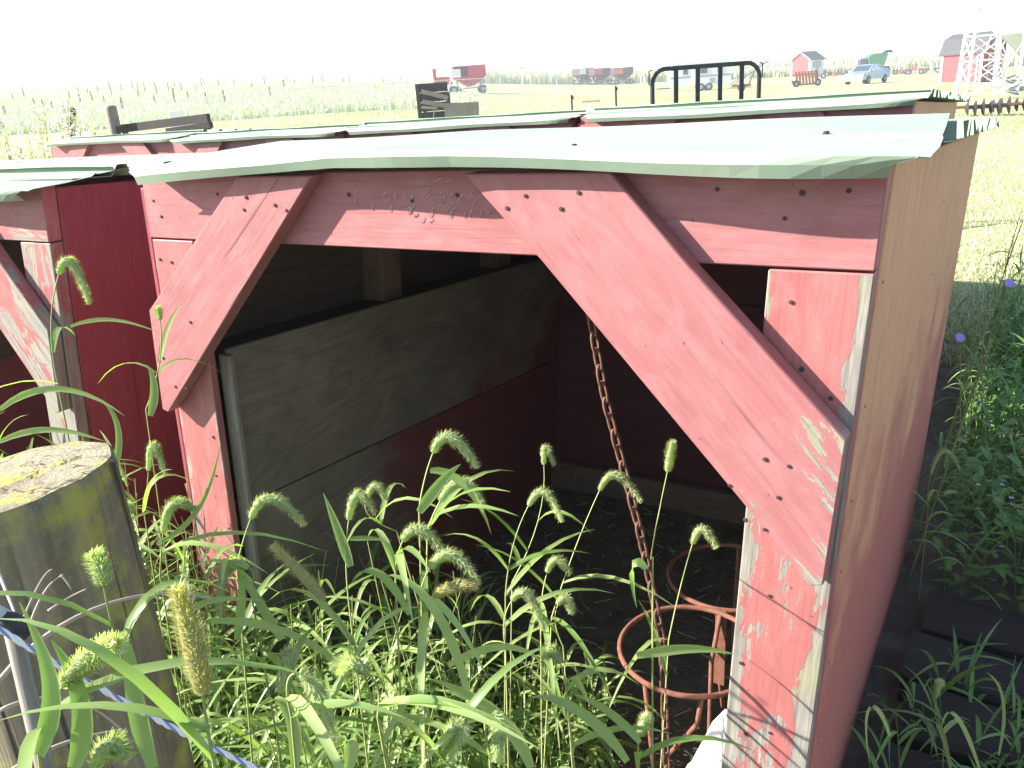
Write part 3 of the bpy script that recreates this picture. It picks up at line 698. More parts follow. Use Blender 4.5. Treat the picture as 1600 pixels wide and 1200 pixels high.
def leaf_path(p, az, length, rise, droop, n=7):
    d = np.array([math.cos(az), math.sin(az), 0.0]); out = []
    for i in range(n):
        t = i / (n - 1); out.append(p + d * length * (t * math.cos(rise) + .12 * t * t) + np.array([0, 0, length * (math.sin(rise) * t - droop * t * t)]))
    return out
def culm(B, root, h, lean, nleaf, lw, ll, R, Bs=None):
    az = R.random() * 6.283; top = root + np.array([math.cos(az) * lean * h, math.sin(az) * lean * h, h])
    P = bez([root, root + np.array([0, 0, h * .5]), top], 6); (Bs or B).stem(P, .0022, .0012, R.random())
    for k in range(nleaf):
        t = .25 + .72 * (k + R.random() * .7) / nleaf; i = min(5, int(t * 6)); q = P[i] + (P[i + 1] - P[i]) * (t * 6 - i)
        a = R.random() * 6.283; L = ll * R.uniform(.55, 1.25)
        P2 = leaf_path(q, a, L, R.uniform(.5, 1.25), R.uniform(.25, 1.15))
        B.leaf(P2, lw * R.uniform(.6, 1.3), np.array([-math.sin(a), math.cos(a), R.uniform(-.4, .4)]), R.random())

Bl, Bs = Blades(), Blades(); R = random.Random(5)
def front_h(X, Y):
    return 1.0
k = 0
while k < 560:                                          # in front of the nearest hutch
    X, Y = R.uniform(-2.3, -.42), -abs(R.gauss(.02, .30)) - .02
    if X > -.75 and R.random() < .55: continue
    c = H0.p(X, Y, 0); c = np.array([A0[0] + EX[0] * X + EY[0] * Y, A0[1] + EX[1] * X + EY[1] * Y, 0.0])
    if c[1] < .62 or np.hypot(c[0] - pc[0], c[1] - pc[1]) < .12: continue
    hh = R.uniform(.35, .80) * (1.0 if X < -.8 else .62) * (.78 if -1.55 < X < -.95 and Y > -.45 else 1)
    culm(Bl, c, hh, R.uniform(.02, .22), R.randint(3, 6), .0060, .24, R, Bs); k += 1
for k in range(170):                                     # just inside the opening, shorter
    X, Y = R.uniform(-1.42, -.5), R.uniform(0, .42)
    culm(Bl, np.array([A0[0] + EX[0] * X + EY[0] * Y, A0[1] + EX[1] * X + EY[1] * Y, 0.0]), R.uniform(.2, .62) * (1 if X < -.9 else .6), R.uniform(.05, .25), R.randint(2, 5), .006, .22, R, Bs)
for k in range(330):                                     # between the two hutches and before the left one
    X, Y = R.uniform(-3.2, -1.62), R.uniform(-.75, .55)
    if X < -2.05 and Y > -.03: Y = -R.random() * .7
    c = np.array([A0[0] + EX[0] * X + EY[0] * Y, A0[1] + EX[1] * X + EY[1] * Y, 0.0])
    if np.hypot(c[0] - pc[0], c[1] - pc[1]) < .14 or c[1] < .8: continue
    culm(Bl, c, R.uniform(.4, .98) * (1 if Y < .1 else .75), R.uniform(.04, .2), R.randint(3, 6), .0065, .25, R, Bs)
tag(arrmesh('tall_grass', Bl.v, Bl.f, M['leaf'], Bl.r), 'dense tall green grass in front of the hutches', 'grass', kind='stuff')
tag(arrmesh('grass_stems', Bs.v, Bs.f, M['stem'], Bs.r), 'thin green stalks among the tall grass', 'grass stems', kind='stuff')

# foxtails: seed head given by three photo points, stem by a lower point; t = metres ahead
def foxtail(label, head, low, t, nb=800, rad=.0058, bl=.0088, brown=False, leaves=(), stemr=.0011, group='foxtail grasses'):
    t0 = t if not hasattr(t, '__len__') else t[0]; t1 = t if not hasattr(t, '__len__') else t[1]
    P0, P1, P2 = (at(*q, t0) for q in head)
    rr_ = random.Random(int(head[0][0] * 7 + head[0][1])); back = nrm(ray(*head[1])); off = rr_.uniform(-.015, .015); P2 = P2 + back * off
    lo = at(*low, t1); dirn = nrm(lo - P0)
    if dirn[2] > -.3: dirn = nrm(dirn + np.array([0, 0, -.8]))
    kk = max(0.0, lo[2]) ; rt = lo + np.array([dirn[0] * .25 * kk, dirn[1] * .25 * kk, -lo[2]])
    root = thing('foxtail_grass', label, 'foxtail grass', (rt[0], rt[1], 0), group); root['kind'] = 'thing'
    C = [P0 + (P1 * 2 - (P0 + P2) / 2 - P0) * 0]      # curve through the middle point
    ctrl = P1 * 2 - (P0 + P2) / 2
    Cv = bez([P0, ctrl, P2], 16)
    # stem
    hd = nrm(Cv[1] - Cv[0]); L = np.linalg.norm(lo - P0)
    S = bez([rt, lo * .75 + rt * .25, lo], 6) + bez([lo, P0 - hd * L * .45, P0], 8)[1:]
    b = Blades(); b.stem(S, stemr * 1.7, stemr, rr_.uniform(.3, .8)); arrmesh('stem', b.v, b.f, M['stem'], b.r, root)
    b = Blades(); n = len(Cv); k0 = 0; mat = M['head_brown'] if brown else M['head']
    for i, p in enumerate(Cv):                          # core of spikelets
        d = nrm(Cv[min(i + 1, n - 1)] - Cv[max(i - 1, 0)]); e = nrm(np.cross(d, (.2, .3, .9))); g = np.cross(d, e); q = rad * (.45 + .75 * math.sin(math.pi * min(1, (i + .8) / n) ** .8)) * (1 + .18 * (i % 2))
        for k in range(6): b.v.append(p + q * (e * math.cos(1.047 * k + i * .5) + g * math.sin(1.047 * k + i * .5))); b.r.append(rr_.uniform(.15, .6))
    for i in range(n - 1):
        for k in range(6): a = 6 * i + k; c = 6 * i + (k + 1) % 6; b.f.append((a, c, c + 6, a + 6))
    for i in range(nb):                                 # bristles
        s = rr_.random() * .985; j = int(s * (n - 1)); p = Cv[j] + (Cv[j + 1] - Cv[j]) * (s * (n - 1) - j); d = nrm(Cv[j + 1] - Cv[j]); e = nrm(np.cross(d, (.2, .3, .9))); g = np.cross(d, e)
        a = rr_.random() * 6.283; o = e * math.cos(a) + g * math.sin(a); f = nrm(o + d * rr_.uniform(.3, 1.0)); l = bl * rr_.uniform(.65, 1.25) * (.6 + .5 * math.sin(math.pi * s)); w = nrm(np.cross(f, o + d * .01)) *   .00048
        q = p + o * rad * .7; k = len(b.v); b.v += [q - w, q + w, q + f * l + w * .35, q + f * l - w * .35]; b.f.append((k, k + 1, k + 2, k + 3)); b.r += [rr_.uniform(.55, .9)] * 4
    arrmesh('seed_head', b.v, b.f, mat, b.r, root, smooth=False)
    # leaves: explicit photo points, else a few drawn along the stem
    if not leaves:
        for k in range(3):
            i = rr_.randint(4, 10); a = rr_.random() * 6.283; b = Blades()
            b.leaf(leaf_path(S[i], a, rr_.uniform(.14, .26), rr_.uniform(.4, 1.1), rr_.uniform(.3, 1.0)), .0058, np.array([-math.sin(a), math.cos(a), .2]), rr_.random()); arrmesh('leaf', b.v, b.f, M['leaf'], b.r, root)
    else:
        for lf in leaves:
            tt = lf[-1]; P = bez([at(u, v, tt) for u, v in lf[:-2]], 8); b = Blades(); sd = nrm(np.cross(nrm(P[4] - P[0]), ray(800, 600)) + np.array([0, 0, .3]))
            b.leaf(P, lf[-2], sd, rr_.uniform(.3, .8)); arrmesh('leaf', b.v, b.f, M['leaf'], b.r, root)
    return root
FX = [
 ('foxtail with a drooping seed head before the weathered left hutch wall', [(92, 428), (112, 412), (140, 476)], (90, 600), 1.35, {}),
 ('small fuzzy foxtail head at the left edge of the nearest hutch post', [(250, 500), (248, 488), (246, 480)], (228, 640), 1.7, {'rad': .004}),
 ('topmost arched foxtail in front of the dark lined wall', [(677, 707), (705, 684), (747, 732)], (655, 795), 1.15, {'leaves': [[(655, 800), (690, 745), (720, 725), .008, 1.15], [(672, 735), (705, 728), (750, 770), (768, 835), .006, 1.16]]}),
 ('short arched foxtail head inside the dark hutch, left of the chain', [(850, 726), (852, 700), (867, 727)], (800, 910), 1.75, {}),
 ('arched foxtail head crossing the chain inside the hutch', [(937, 766), (965, 743), (1002, 786)], (862, 965), 1.6, {}),
 ('tall upright foxtail on a long pale stem before the right post', [(1043, 737), (1047, 715), (1050, 690)], (1020, 870), (1.48, 1.1), {'leaves': [[(1010, 890), (990, 860), (980, 890), (995, 950), .006, 1.1], [(995, 1024), (1050, 1012), (1095, 1008), (1148, 1022), .007, 1.05]]}),
 ('arched foxtail head beside the inner edge of the left post', [(392, 810), (425, 780), (478, 822)], (370, 885), 1.2, {}),
 ('small arched foxtail on an upright stem before the grey lining', [(545, 812), (560, 774), (586, 803)], (545, 940), 1.25, {'leaves': [[(548, 885), (530, 830), (505, 770), .008, 1.25], [(546, 842), (580, 838), (612, 845), .004, 1.25]]}),
 ('dim small foxtail head behind the upright one at the grey lining', [(572, 780), (588, 760), (605, 782)], (620, 830), 1.6, {}),
 ('second foxtail down in the cluster before the red stained lining', [(688, 783), (722, 754), (755, 790)], (668, 830), 1.18, {}),
 ('pale foxtail head leaning right under the topmost cluster', [(630, 845), (655, 828), (690, 858)], (618, 900), 1.12, {}),
 ('broad arched foxtail head low in the central cluster', [(672, 888), (708, 868), (748, 915)], (655, 960), 1.1, {}),
 ('tan foxtail head lying level in the central cluster', [(677, 935), (710, 917), (747, 915)], (665, 960), 1.08, {'brown': True}),
 ('foxtail head hanging down beside the peeling left post', [(388, 887), (352, 892), (345, 966)], (392, 925), 1.12, {}),
 ('straight brown bristly foxtail slanting before the left lining', [(507, 938), (470, 895), (424, 852)], (560, 1020), 1.02, {'brown': True, 'nb': 760}),
 ('large golden foxtail nearest the camera, above the fence rope', [(316, 1085), (300, 1000), (274, 914)], (335, 1200), .58, {'brown': True, 'nb': 1400, 'rad': .0062}),
 ('feathery pale foxtail in front of the mossy post', [(162, 915), (156, 888), (146, 862)], (188, 1020), .72, {'nb': 760}),
 ('blurry pale foxtail across the foot of the mossy post', [(98, 1072), (140, 1030), (186, 1004)], (60, 1180), .62, {'nb': 760}),
 ('pale foxtail head at the bottom edge by the post foot', [(150, 1200), (172, 1165), (205, 1185)], (160, 1260), .7, {'nb': 600}),
 ('dim drooping foxtail in the gap between the two front hutches', [(232, 735), (240, 697), (258, 742)], (225, 800), 1.6, {}),
 ('foxtail head bending right at the left post foot', [(255, 832), (272, 788), (308, 798)], (250, 900), 1.3, {}),
 ('faint foxtail in the grass right of the mossy post', [(178, 812), (190, 790), (208, 800)], (172, 880), 1.4, {}),
 ('hanging foxtail head at the bottom centre, dark tipped', [(468, 1052), (495, 1080), (522, 1165)], (455, 1120), .82, {}),
 ('pale foxtail head lying left at the bottom centre', [(575, 1052), (545, 1036), (525, 1046)], (590, 1120), .9, {}),
 ('short pale foxtail in the bright grass below the slanting brown one', [(440, 1040), (452, 1025), (436, 1080)], (450, 1120), .95, {}),
 ('foxtail head hanging at the bottom edge left of the iron ring', [(770, 1118), (780, 1140), (776, 1192)], (765, 1180), .9, {}),
 ('faint drooping foxtail in the shade left of the chain foot', [(800, 938), (825, 930), (850, 985)], (790, 1010), 1.3, {}),
 ('arched foxtail head in front of the farther iron ring', [(1082, 850), (1098, 828), (1120, 856)], (1045, 1000), 1.5, {}),
 ('long dim arched foxtail before the dark back corner', [(826, 790), (852, 770), (878, 816)], (790, 930), 1.5, {}),
 ('small dim foxtail low on the hutch floor', [(855, 895), (870, 875), (892, 897)], (845, 960), 1.55, {}),
 ('tiny dim foxtail beside the chain on the hutch floor', [(872, 945), (884, 935), (895, 958)], (880, 1010), 1.55, {}),
 ('short sunlit foxtail at the shade edge left of the nearer ring', [(875, 1036), (862, 1018), (850, 1028)], (885, 1080), 1.15, {}),
 ('stubby foxtail low under the nearer ring', [(1000, 1150), (1006, 1130), (1012, 1122)], (998, 1190), 1.2, {}),
 ('pale foxtail head at the bottom edge below the central cluster', [(690, 1165), (720, 1130), (700, 1190)], (705, 1200), .85, {}),
 ('dark foxtail head in the shade right of the peeling post', [(1462, 1090), (1466, 1072), (1470, 1066)], (1475, 1160), 1.9, {}),
 ('dim foxtail arching at the far edge of the side wall', [(1455, 740), (1475, 705), (1500, 735)], (1450, 800), 2.7, {}),
]
for lab, hd, lw, t, kw in FX: foxtail(lab, hd, lw, t, **kw)

# wide grass leaves that stand out on their own
Bw = Blades()
for pts, w, t in (([(60, 1180), (95, 1100), (90, 1050), (30, 940)], .010, .6), ([(115, 1200), (150, 1120), (120, 1050), (80, 1000)], .011, .62), ([(440, 1000), (410, 950), (375, 880), (370, 910)], .009, 1.1), ([(370, 1000), (385, 920), (372, 880)], .009, 1.12),
                  ([(330, 970), (430, 960), (530, 1020), (545, 1060)], .008, 1.05), ([(640, 960), (600, 880), (570, 880), (550, 910)], .008, 1.1), ([(730, 1080), (700, 950), (640, 890), (600, 900)], .009, 1.05), ([(830, 1200), (800, 1110), (730, 1080), (670, 1060)], .011, .95),
                  ([(980, 1190), (930, 1110), (860, 1080), (830, 1090)], .010, 1.05), ([(1000, 1160), (960, 1110), (920, 1090), (895, 1085)], .008, 1.1), ([(545, 1200), (560, 1150), (540, 1130), (480, 1210)], .011, .85), ([(270, 980), (310, 930), (350, 930), (420, 940)], .006, .95), ([(245, 850), (310, 820), (330, 770), (345, 690)], .006, 1.3),
                  ([(240, 1200), (200, 1090), (210, 1010), (190, 990)], .011, .7), ([(700, 1040), (760, 1000), (820, 1000), (850, 1040)], .008, 1.1), ([(460, 1200), (470, 1120), (440, 1060), (400, 1110)], .010, .9), ([(0, 640), (60, 590), (130, 600), (195, 650)], .008, 1.3), ([(0, 690), (60, 660), (110, 670), (165, 690)], .007, 1.25),
                  ([(165, 760), (200, 700), (190, 640), (150, 620)], .008, 1.35), ([(235, 650), (250, 600), (230, 570)], .012, 1.6), ([(110, 510), (160, 490), (200, 500), (250, 520)], .005, 1.45), ([(1390, 1150), (1370, 1080), (1340, 1085), (1360, 1200)], .006, 1.5), ([(1530, 1200), (1500, 1110), (1480, 1090), (1470, 1140)], .007, 1.7), ([(1560, 1180), (1580, 1090), (1560, 1060), (1540, 1050)], .006, 1.8)):
    P = bez([at(u, v, t) for u, v in pts], 10); Bw.leaf(P, w * .72, nrm(np.cross(nrm(P[5] - P[0]), ray(800, 600)) + np.array([0, 0, .35])), random.uniform(.3, .85))
tag(arrmesh('broad_grass_leaves', Bw.v, Bw.f, M['leaf'], Bw.r), 'broad arching grass leaves among the foxtails', 'grass leaves', kind='stuff')

# ------------------------------------------------------------------ right of the hutch: timbers, weeds, chicory
def hp(X, Y, z=0.0): return A0 + EX * X + EY * Y + np.array([0, 0, z])
labs = ['dark wet timber on the ground beside the peeling post, nearest the camera', 'dark wet timber on the ground, second from the camera', 'dark wet timber on the ground, third from the camera', 'dark wet timber on the ground at the foot of the weeds']
for i, (y, sk) in enumerate(((.58, -.05), (.83, -.02), (1.07, -.03), (1.32, .02))):
    m = MB(); a = hp(.02 + .02 * (i % 2), y + 0, .05); b = hp(1.9, y + sk - .02, .05); n = 7; P = [a + (b - a) * k / (n - 1) + np.array([0, 0, .008 * math.sin(k * 1.7 + i)]) for k in range(n)]
    w = nrm(np.cross((0, 0, 1), b - a)) * .105; ux = 0; ids = []
    for k, p in enumerate(P):
        q = 1 + .05 * math.sin(k * 2.1 + i); ids.append([m.pt(p - w * q + (0, 0, -.08)), m.pt(p - w * q * 1.0 + (0, 0, .028)), m.pt(p - w * q * .88 + (0, 0, .045)), m.pt(p + (0, 0, .048)), m.pt(p + w * q * .88 + (0, 0, .043)), m.pt(p + w * q + (0, 0, .028)), m.pt(p + w * q + (0, 0, -.08))])
    for k in range(n - 1):
        for j in range(6): m.face([ids[k][j], ids[k + 1][j], ids[k + 1][j + 1], ids[k][j + 1]], [(k * .36, j * .04), (k * .36 + .36, j * .04), (k * .36 + .36, j * .04 + .04), (k * .36, j * .04 + .04)])
    m.face(ids[0]); m.face(ids[-1][::-1]); tag(m.build('timber', M['darkwood']), labs[i], 'timber', 'dark timbers lying beside the hutch')
Bd = Blades(); R = random.Random(9)
for k in range(1150):
    X, Y = R.uniform(.02, 1.9), R.uniform(1.42, 4.8)
    if X < .3 and Y < 1.9 and R.random() < .5: continue
    culm(Bd, hp(X, Y), R.uniform(.15, .62), R.uniform(.1, .4), R.randint(3, 6), .006, .20, R)
for k in range(130):
    X, Y = R.uniform(.0, .6), R.uniform(-.1, 1.0); culm(Bd, hp(X, Y), R.uniform(.08, .26), R.uniform(.1, .5), R.randint(2, 5), .0052, .2, R)
for k in range(6500):                                   # small broad leaves
    X, Y = R.uniform(.04, 1.8), R.uniform(1.42, 4.5); c = hp(X, Y, R.random() ** 1.4 * .42 + .03); a = R.random() * 6.283; l = R.uniform(.025, .06)
    Bd.leaf(leaf_path(c, a, l, R.uniform(-.2, .8), R.uniform(.1, .6), 4), l * .3, np.array([-math.sin(a), math.cos(a), R.uniform(-.3, .3)]), R.random() * .85)
tag(arrmesh('weeds', Bd.v, Bd.f, M['leaf_dark'], Bd.r), 'shaded green weeds and grass right of the hutch', 'weeds', kind='stuff')
fv, ff = [], []
for k in range(60):
    c = hp(R.uniform(.1, .9), R.uniform(1.4, 2.0), R.uniform(.12, .42)); 
    for j in range(5):
        a = j * 1.257 + k; e = np.array([math.cos(a), math.sin(a), .3]) * .007; g = np.array([-math.sin(a), math.cos(a), 0]) * .0025; q = len(fv); fv += [c, c + e - g, c + e * 1.3, c + e + g]; ff.append((q, q + 1, q + 2, q + 3))
tag(arrmesh('weed_flowers', fv, ff, M['whiteflower']), 'tiny white weed flowers right of the hutch', 'small flowers', kind='stuff')
def chicory(label, base, tops, t):
    b0 = onground(*base, t); root = thing('chicory_plant', label, 'wildflower', b0, 'chicory stalks at the right edge')
    trunk = at(*tops[0], t); P = bez([b0, b0 * .5 + trunk * .5 + np.array([0, 0, .05]), trunk], 12)
    m = MB(); m.tube(P, [.004 - .0022 * i / 12 for i in range(13)], 6); m.build('stalk', M['stem'], root, smooth=True)
    for k, (u, v, fl) in enumerate(tops[1:]):
        e = at(u, v, t + .05 * (k % 3)); s0 = P[4 + (k * 2) % 8]; m = MB(); m.tube(bez([s0, s0 * .5 + e * .5 + np.array([0, 0, .03]), e], 6), [.0022 - .001 * i / 6 for i in range(7)], 5); br = m.build('branch', M['stem'], root, smooth=True)
        bb = Blades()
        for q in range(9):
            f = random.random(); p = s0 * (1 - f) + e * f; a = random.random() * 6.28; bb.leaf(leaf_path(p, a, random.uniform(.01, .03), .4, .3, 4), .004, np.array([-math.sin(a), math.cos(a), .1]), random.random())
        arrmesh('leaf', bb.v, bb.f, M['lawn'], bb.r, br)
        if fl:
            m = MB()
            for q in range(12):
                a = q * .5236; d_ = np.array([math.cos(a), math.sin(a) * .5, math.sin(a) * .8]) * .018; w_ = np.array([-math.sin(a), math.cos(a) * .5, math.cos(a) * .8]) * .004
                m.quad(e, e + d_ * .7 - w_, e + d_ + (0, -.003, 0), e + d_ * .7 + w_)
            m.build('flower', M['purple'], br)
chicory('tall leaning weed stalk with bare seed branches at the right edge', (1440, 720), [(1598, 345), (1600, 470, 0), (1480, 415, 0), (1560, 405, 0), (1596, 330, 0)], 3.0)
chicory('leaning chicory stalk with two purple flowers near the side wall', (1440, 700), [(1585, 438), (1577, 442, 1), (1500, 527, 1), (1545, 470, 0), (1600, 480, 0), (1590, 520, 0)], 2.7)
chicory('short dry weed stalk below the purple flowers', (1470, 680), [(1530, 500), (1560, 535, 0), (1600, 545, 0), (1540, 520, 0)], 3.2)

# ------------------------------------------------------------------ lawn and field grass (nobody could count it)
def blades_np(n, xy, hmin, hmax, w, lean, seed):
    g = np.random.default_rng(seed); x, y = xy; z = gz(x, y); h = g.uniform(hmin, hmax, n); a = g.uniform(0, 6.283, n); l = g.uniform(0, lean, n) * h; b = g.uniform(0, 6.283, n)
    p = np.stack([x, y, z - .01], 1); s = np.stack([np.cos(b), np.sin(b), 0 * b], 1) * (w * g.uniform(.6, 1.4, n))[:, None]; d = np.stack([np.cos(a) * l, np.sin(a) * l, h], 1); mid = d * np.array([.35, .35, .6])
    V = np.stack([p - s, p + s, p + mid + s * .7, p + mid - s * .7, p + d + s * .08, p + d - s * .08], 1).reshape(-1, 3); k = np.arange(n)[:, None] * 6
    Fq = np.concatenate([k + np.array([[0, 1, 2, 3]]), k + np.array([[3, 2, 4, 5]])], 0); return V, Fq, np.repeat(g.random(n) * .9, 6)
def area(n, a0, a1, d0, d1, seed, power=1.0):
    g = np.random.default_rng(seed); a = g.uniform(a0, a1, n); d = d0 * (d1 / d0) ** g.random(n); return d * np.sin(a), d * np.cos(a)
V, Fq, rn = blades_np(42000, area(42000, .42, .64, 5.2, 30, 1), .02, .065, .005, .8, 2); tag(arrmesh('lawn_grass', V, Fq, M['lawn'], rn), 'sunlit short grass beyond the hutches on the right', 'grass', kind='stuff')
V, Fq, rn = blades_np(60000, area(60000, -.62, .40, 12, 45, 3), .04, .16, .012, .6, 4); tag(arrmesh('yard_grass', V, Fq, M['lawn'], rn), 'pale sunlit yard grass behind the hutches', 'grass', kind='stuff')
x, y = area(80000, -.70, -.02, 46, 170, 5); V, Fq, rn = blades_np(80000, (x, y), .12, .5, .05, .5, 6); tag(arrmesh('hillside_grass', V, Fq, M['tallgrass'], rn), 'tall pale grass over the hillside on the left', 'grass', kind='stuff')
x, y = area(30000, -.02, .56, 150, 190, 7); V, Fq, rn = blades_np(30000, (x, y), 1.2, 2.6, .16, .3, 8); tag(arrmesh('crop_belt', V, Fq, M['tallgrass'], rn), 'far belt of tall green crop along the skyline', 'crop', kind='stuff')
x, y = area(14000, .20, .44, 136, 146, 9); V, Fq, rn = blades_np(14000, (x, y), .6, 1.5, .10, .4, 10); tag(arrmesh('verge_grass', V, Fq, M['tallgrass'], rn), 'rough grass behind the small red shed', 'grass', kind='stuff')

# ------------------------------------------------------------------ hillside stakes and chain link fence
ST = [(118, 250, 310), (65, 280, 315), (25, 365, 400), (170, 305, 345), (213, 312, 350), (262, 318, 368), (322, 345, 385), (345, 268, 305), (390, 245, 280), (400, 285, 340), (458, 272, 328), (437, 250, 285), (490, 245, 280), (520, 300, 335), (550, 225, 300), (605, 235, 270), (608, 305, 375), (662, 220, 270), (685, 220, 260), (690, 260, 310), (720, 225, 275), (772, 292, 335), (778, 228, 290), (840, 225, 270), (868, 260, 345), (870, 215, 250), (905, 230, 270), (940, 270, 315), (980, 243, 275), (1005, 205, 250), (1018, 205, 240), (1030, 280, 350), (1090, 205, 250), (1115, 265, 330), (1165, 195, 245), (1258, 225, 260), (1320, 200, 240), (1345, 250, 310), (1418, 212, 255), (1470, 200, 238), (1430, 185, 220), (1560, 195, 225)]
ST = [(x / 3.2, 60 + a / 3.2, 60 + b / 3.2) for x, a, b in ST] + [(400 + x / 3.2, 80 + a / 3.2, 80 + b / 3.2) for x, a, b in ((40, 135, 175), (135, 150, 190), (280, 130, 175), (330, 130, 170), (435, 130, 165), (465, 128, 165), (632, 130, 165), (720, 120, 150), (752, 115, 145))]
def hit(u, v, t0=20., t1=420.):
    """where the photo's ray meets the ground"""
    ts = np.geomspace(t0, t1, 160); P = CAMP + ray(u, v)[None] * ts[:, None]; dz = P[:, 2] - gz(P[:, 0], P[:, 1]); k = np.argmax(dz < 0)
    if dz[k] >= 0: return None, None
    return ts[k], P[k]
def ordinal(n): return '%d%s' % (n, 'th' if 10 <= n % 100 <= 20 else {1: 'st', 2: 'nd', 3: 'rd'}.get(n % 10, 'th'))
def tier(u, v1): d_ = v1 - (195 - .075 * u); return 0 if d_ > -22 else 1 if d_ > -34 else 2
seen = {0: 0, 1: 0, 2: 0}
for u, v0, v1 in sorted(ST):
    ti = tier(u, v1); seen[ti] += 1
    slab = 'thin wooden stake on the %s, %s from the left there' % (('lower hillside just above the fence', 'middle of the hillside', 'upper hillside near the skyline')[ti], ordinal(seen[ti]))
    t, P = hit(u + .15 * (v1 - v0), v1)
    if t is None: t, P = hit(u, v1 + 3)
    if t is None: t = 120; P = onground(u, v1, t)
    P[2] = g1(P[0], P[1]); h = min(2.2, max(.8, (v1 - v0) / FPX * t * 1.05))
    m = MB(); m.tube([P + (0, 0, -.2), P + (random.uniform(-.04, .04), 0, h * .5), P + (random.uniform(-.1, .06), 0, h)], [.085, .08, .07], 6)
    tag(m.build('field_stake', M['stud']), slab, 'stake', 'stakes on the left hillside')
fr_pts = [(-40, 205, 171, 41), (50, 204, 186, 41), (110, 205, 178, 41), (205, 200, 162, 40.5), (330, 193, 151, 40), (427, 186, 141, 40), (524, 178, 135, 40), (611, 173, 130, 40), (763, 170, 122, 40), (818, 170, 121, 41), (872, 168, 119.5, 42)]
base0 = onground(430, 186, 40); root = thing('chain_link_fence', 'low chain link fence along the foot of the hillside', 'fence', base0)
tops = []
for u, vb, vt, t in fr_pts:
    b = onground(u, vb, t); tp = b.copy(); tp[2] = max(b[2] + 1.05, at(u, vt, t)[2]); tops.append((b, tp)); m = MB(); m.tube([b - (0, 0, .1), tp], .024, 8); m.build('post', M['galv'], root)
m = MB(); m.tube([q[1] for q in tops], .019, 6); m.build('rail', M['galv'], root)
m = MB()
for (b0, t0_), (b1, t1_) in zip(tops[:-1], tops[1:]):
    L = np.linalg.norm(b1 - b0); n = max(3, int(L / .11)); hN = 10
    for s in (1, -1):
        for k in range(-hN, n):
            f0, f1 = k / n, (k + hN) / n; z0, z1 = 0.0, 1.0
            if f0 < 0: z0 = -f0 / (f1 - f0); f0 = 0.0
            if f1 > 1: z1 = z0 + (1 - z0) * (1 - f0) / (f1 - f0); f1 = 1.0
            if s < 0: z0, z1 = 1 - z0, 1 - z1
            pa_ = (b0 + (b1 - b0) * f0) * (1 - z0) + (t0_ + (t1_ - t0_) * f0) * z0; pb_ = (b0 + (b1 - b0) * f1) * (1 - z1) + (t0_ + (t1_ - t0_) * f1) * z1
            if np.linalg.norm(pb_ - pa_) < .03: continue
            w_ = nrm(np.cross(pb_ - pa_, _F)) * .0028; m.quad(pa_ - w_, pa_ + w_, pb_ + w_, pb_ - w_)
tag(m.build('wire_mesh', M['galv'], root), kind='stuff')

# ------------------------------------------------------------------ far things; each built in its own frame: x along, y away, z up
def frame_at(u, v, t, yaw=0.0):
    """thing's base where the photo shows it; local x to the right as seen, yaw turns it"""
    p = onground(u, v, t); a = -math.atan2(p[0], p[1]) + yaw; return p, a
class Far:
    def __init__(s, name, label, cat, u, v, t, yaw=0.0, group=None):
        p, a = frame_at(u, v, t, yaw); s.root = thing(name, label, cat, p, group, a)
    def part(s, name, mat, fn, parent=None, smooth=False):
        m = MB(); fn(m); return m.build(name, M[mat], parent or s.root, smooth, local=True)
    def wheel(s, x, y, r, w=.2, axis=(0, 1, 0)):
        ax = np.asarray(axis, float)
        wh = s.part('wheel', 'tyre', lambda m: m.lathe(np.array([x, y, r]) - ax * w / 2, [(r * .6, 0), (r * .92, 0), (r, w * .2), (r, w * .8), (r * .92, w), (r * .6, w)], 18, ax), smooth=False)
        s.part('rim', 'dullgrey', lambda m: m.lathe(np.array([x, y, r]) - ax * (w / 2 + .01), [(r * .12, 0), (r * .5, 0), (r * .58, .02), (r * .58, w), (r * .5, w + .02), (r * .12, w + .02)], 14, ax), wh)

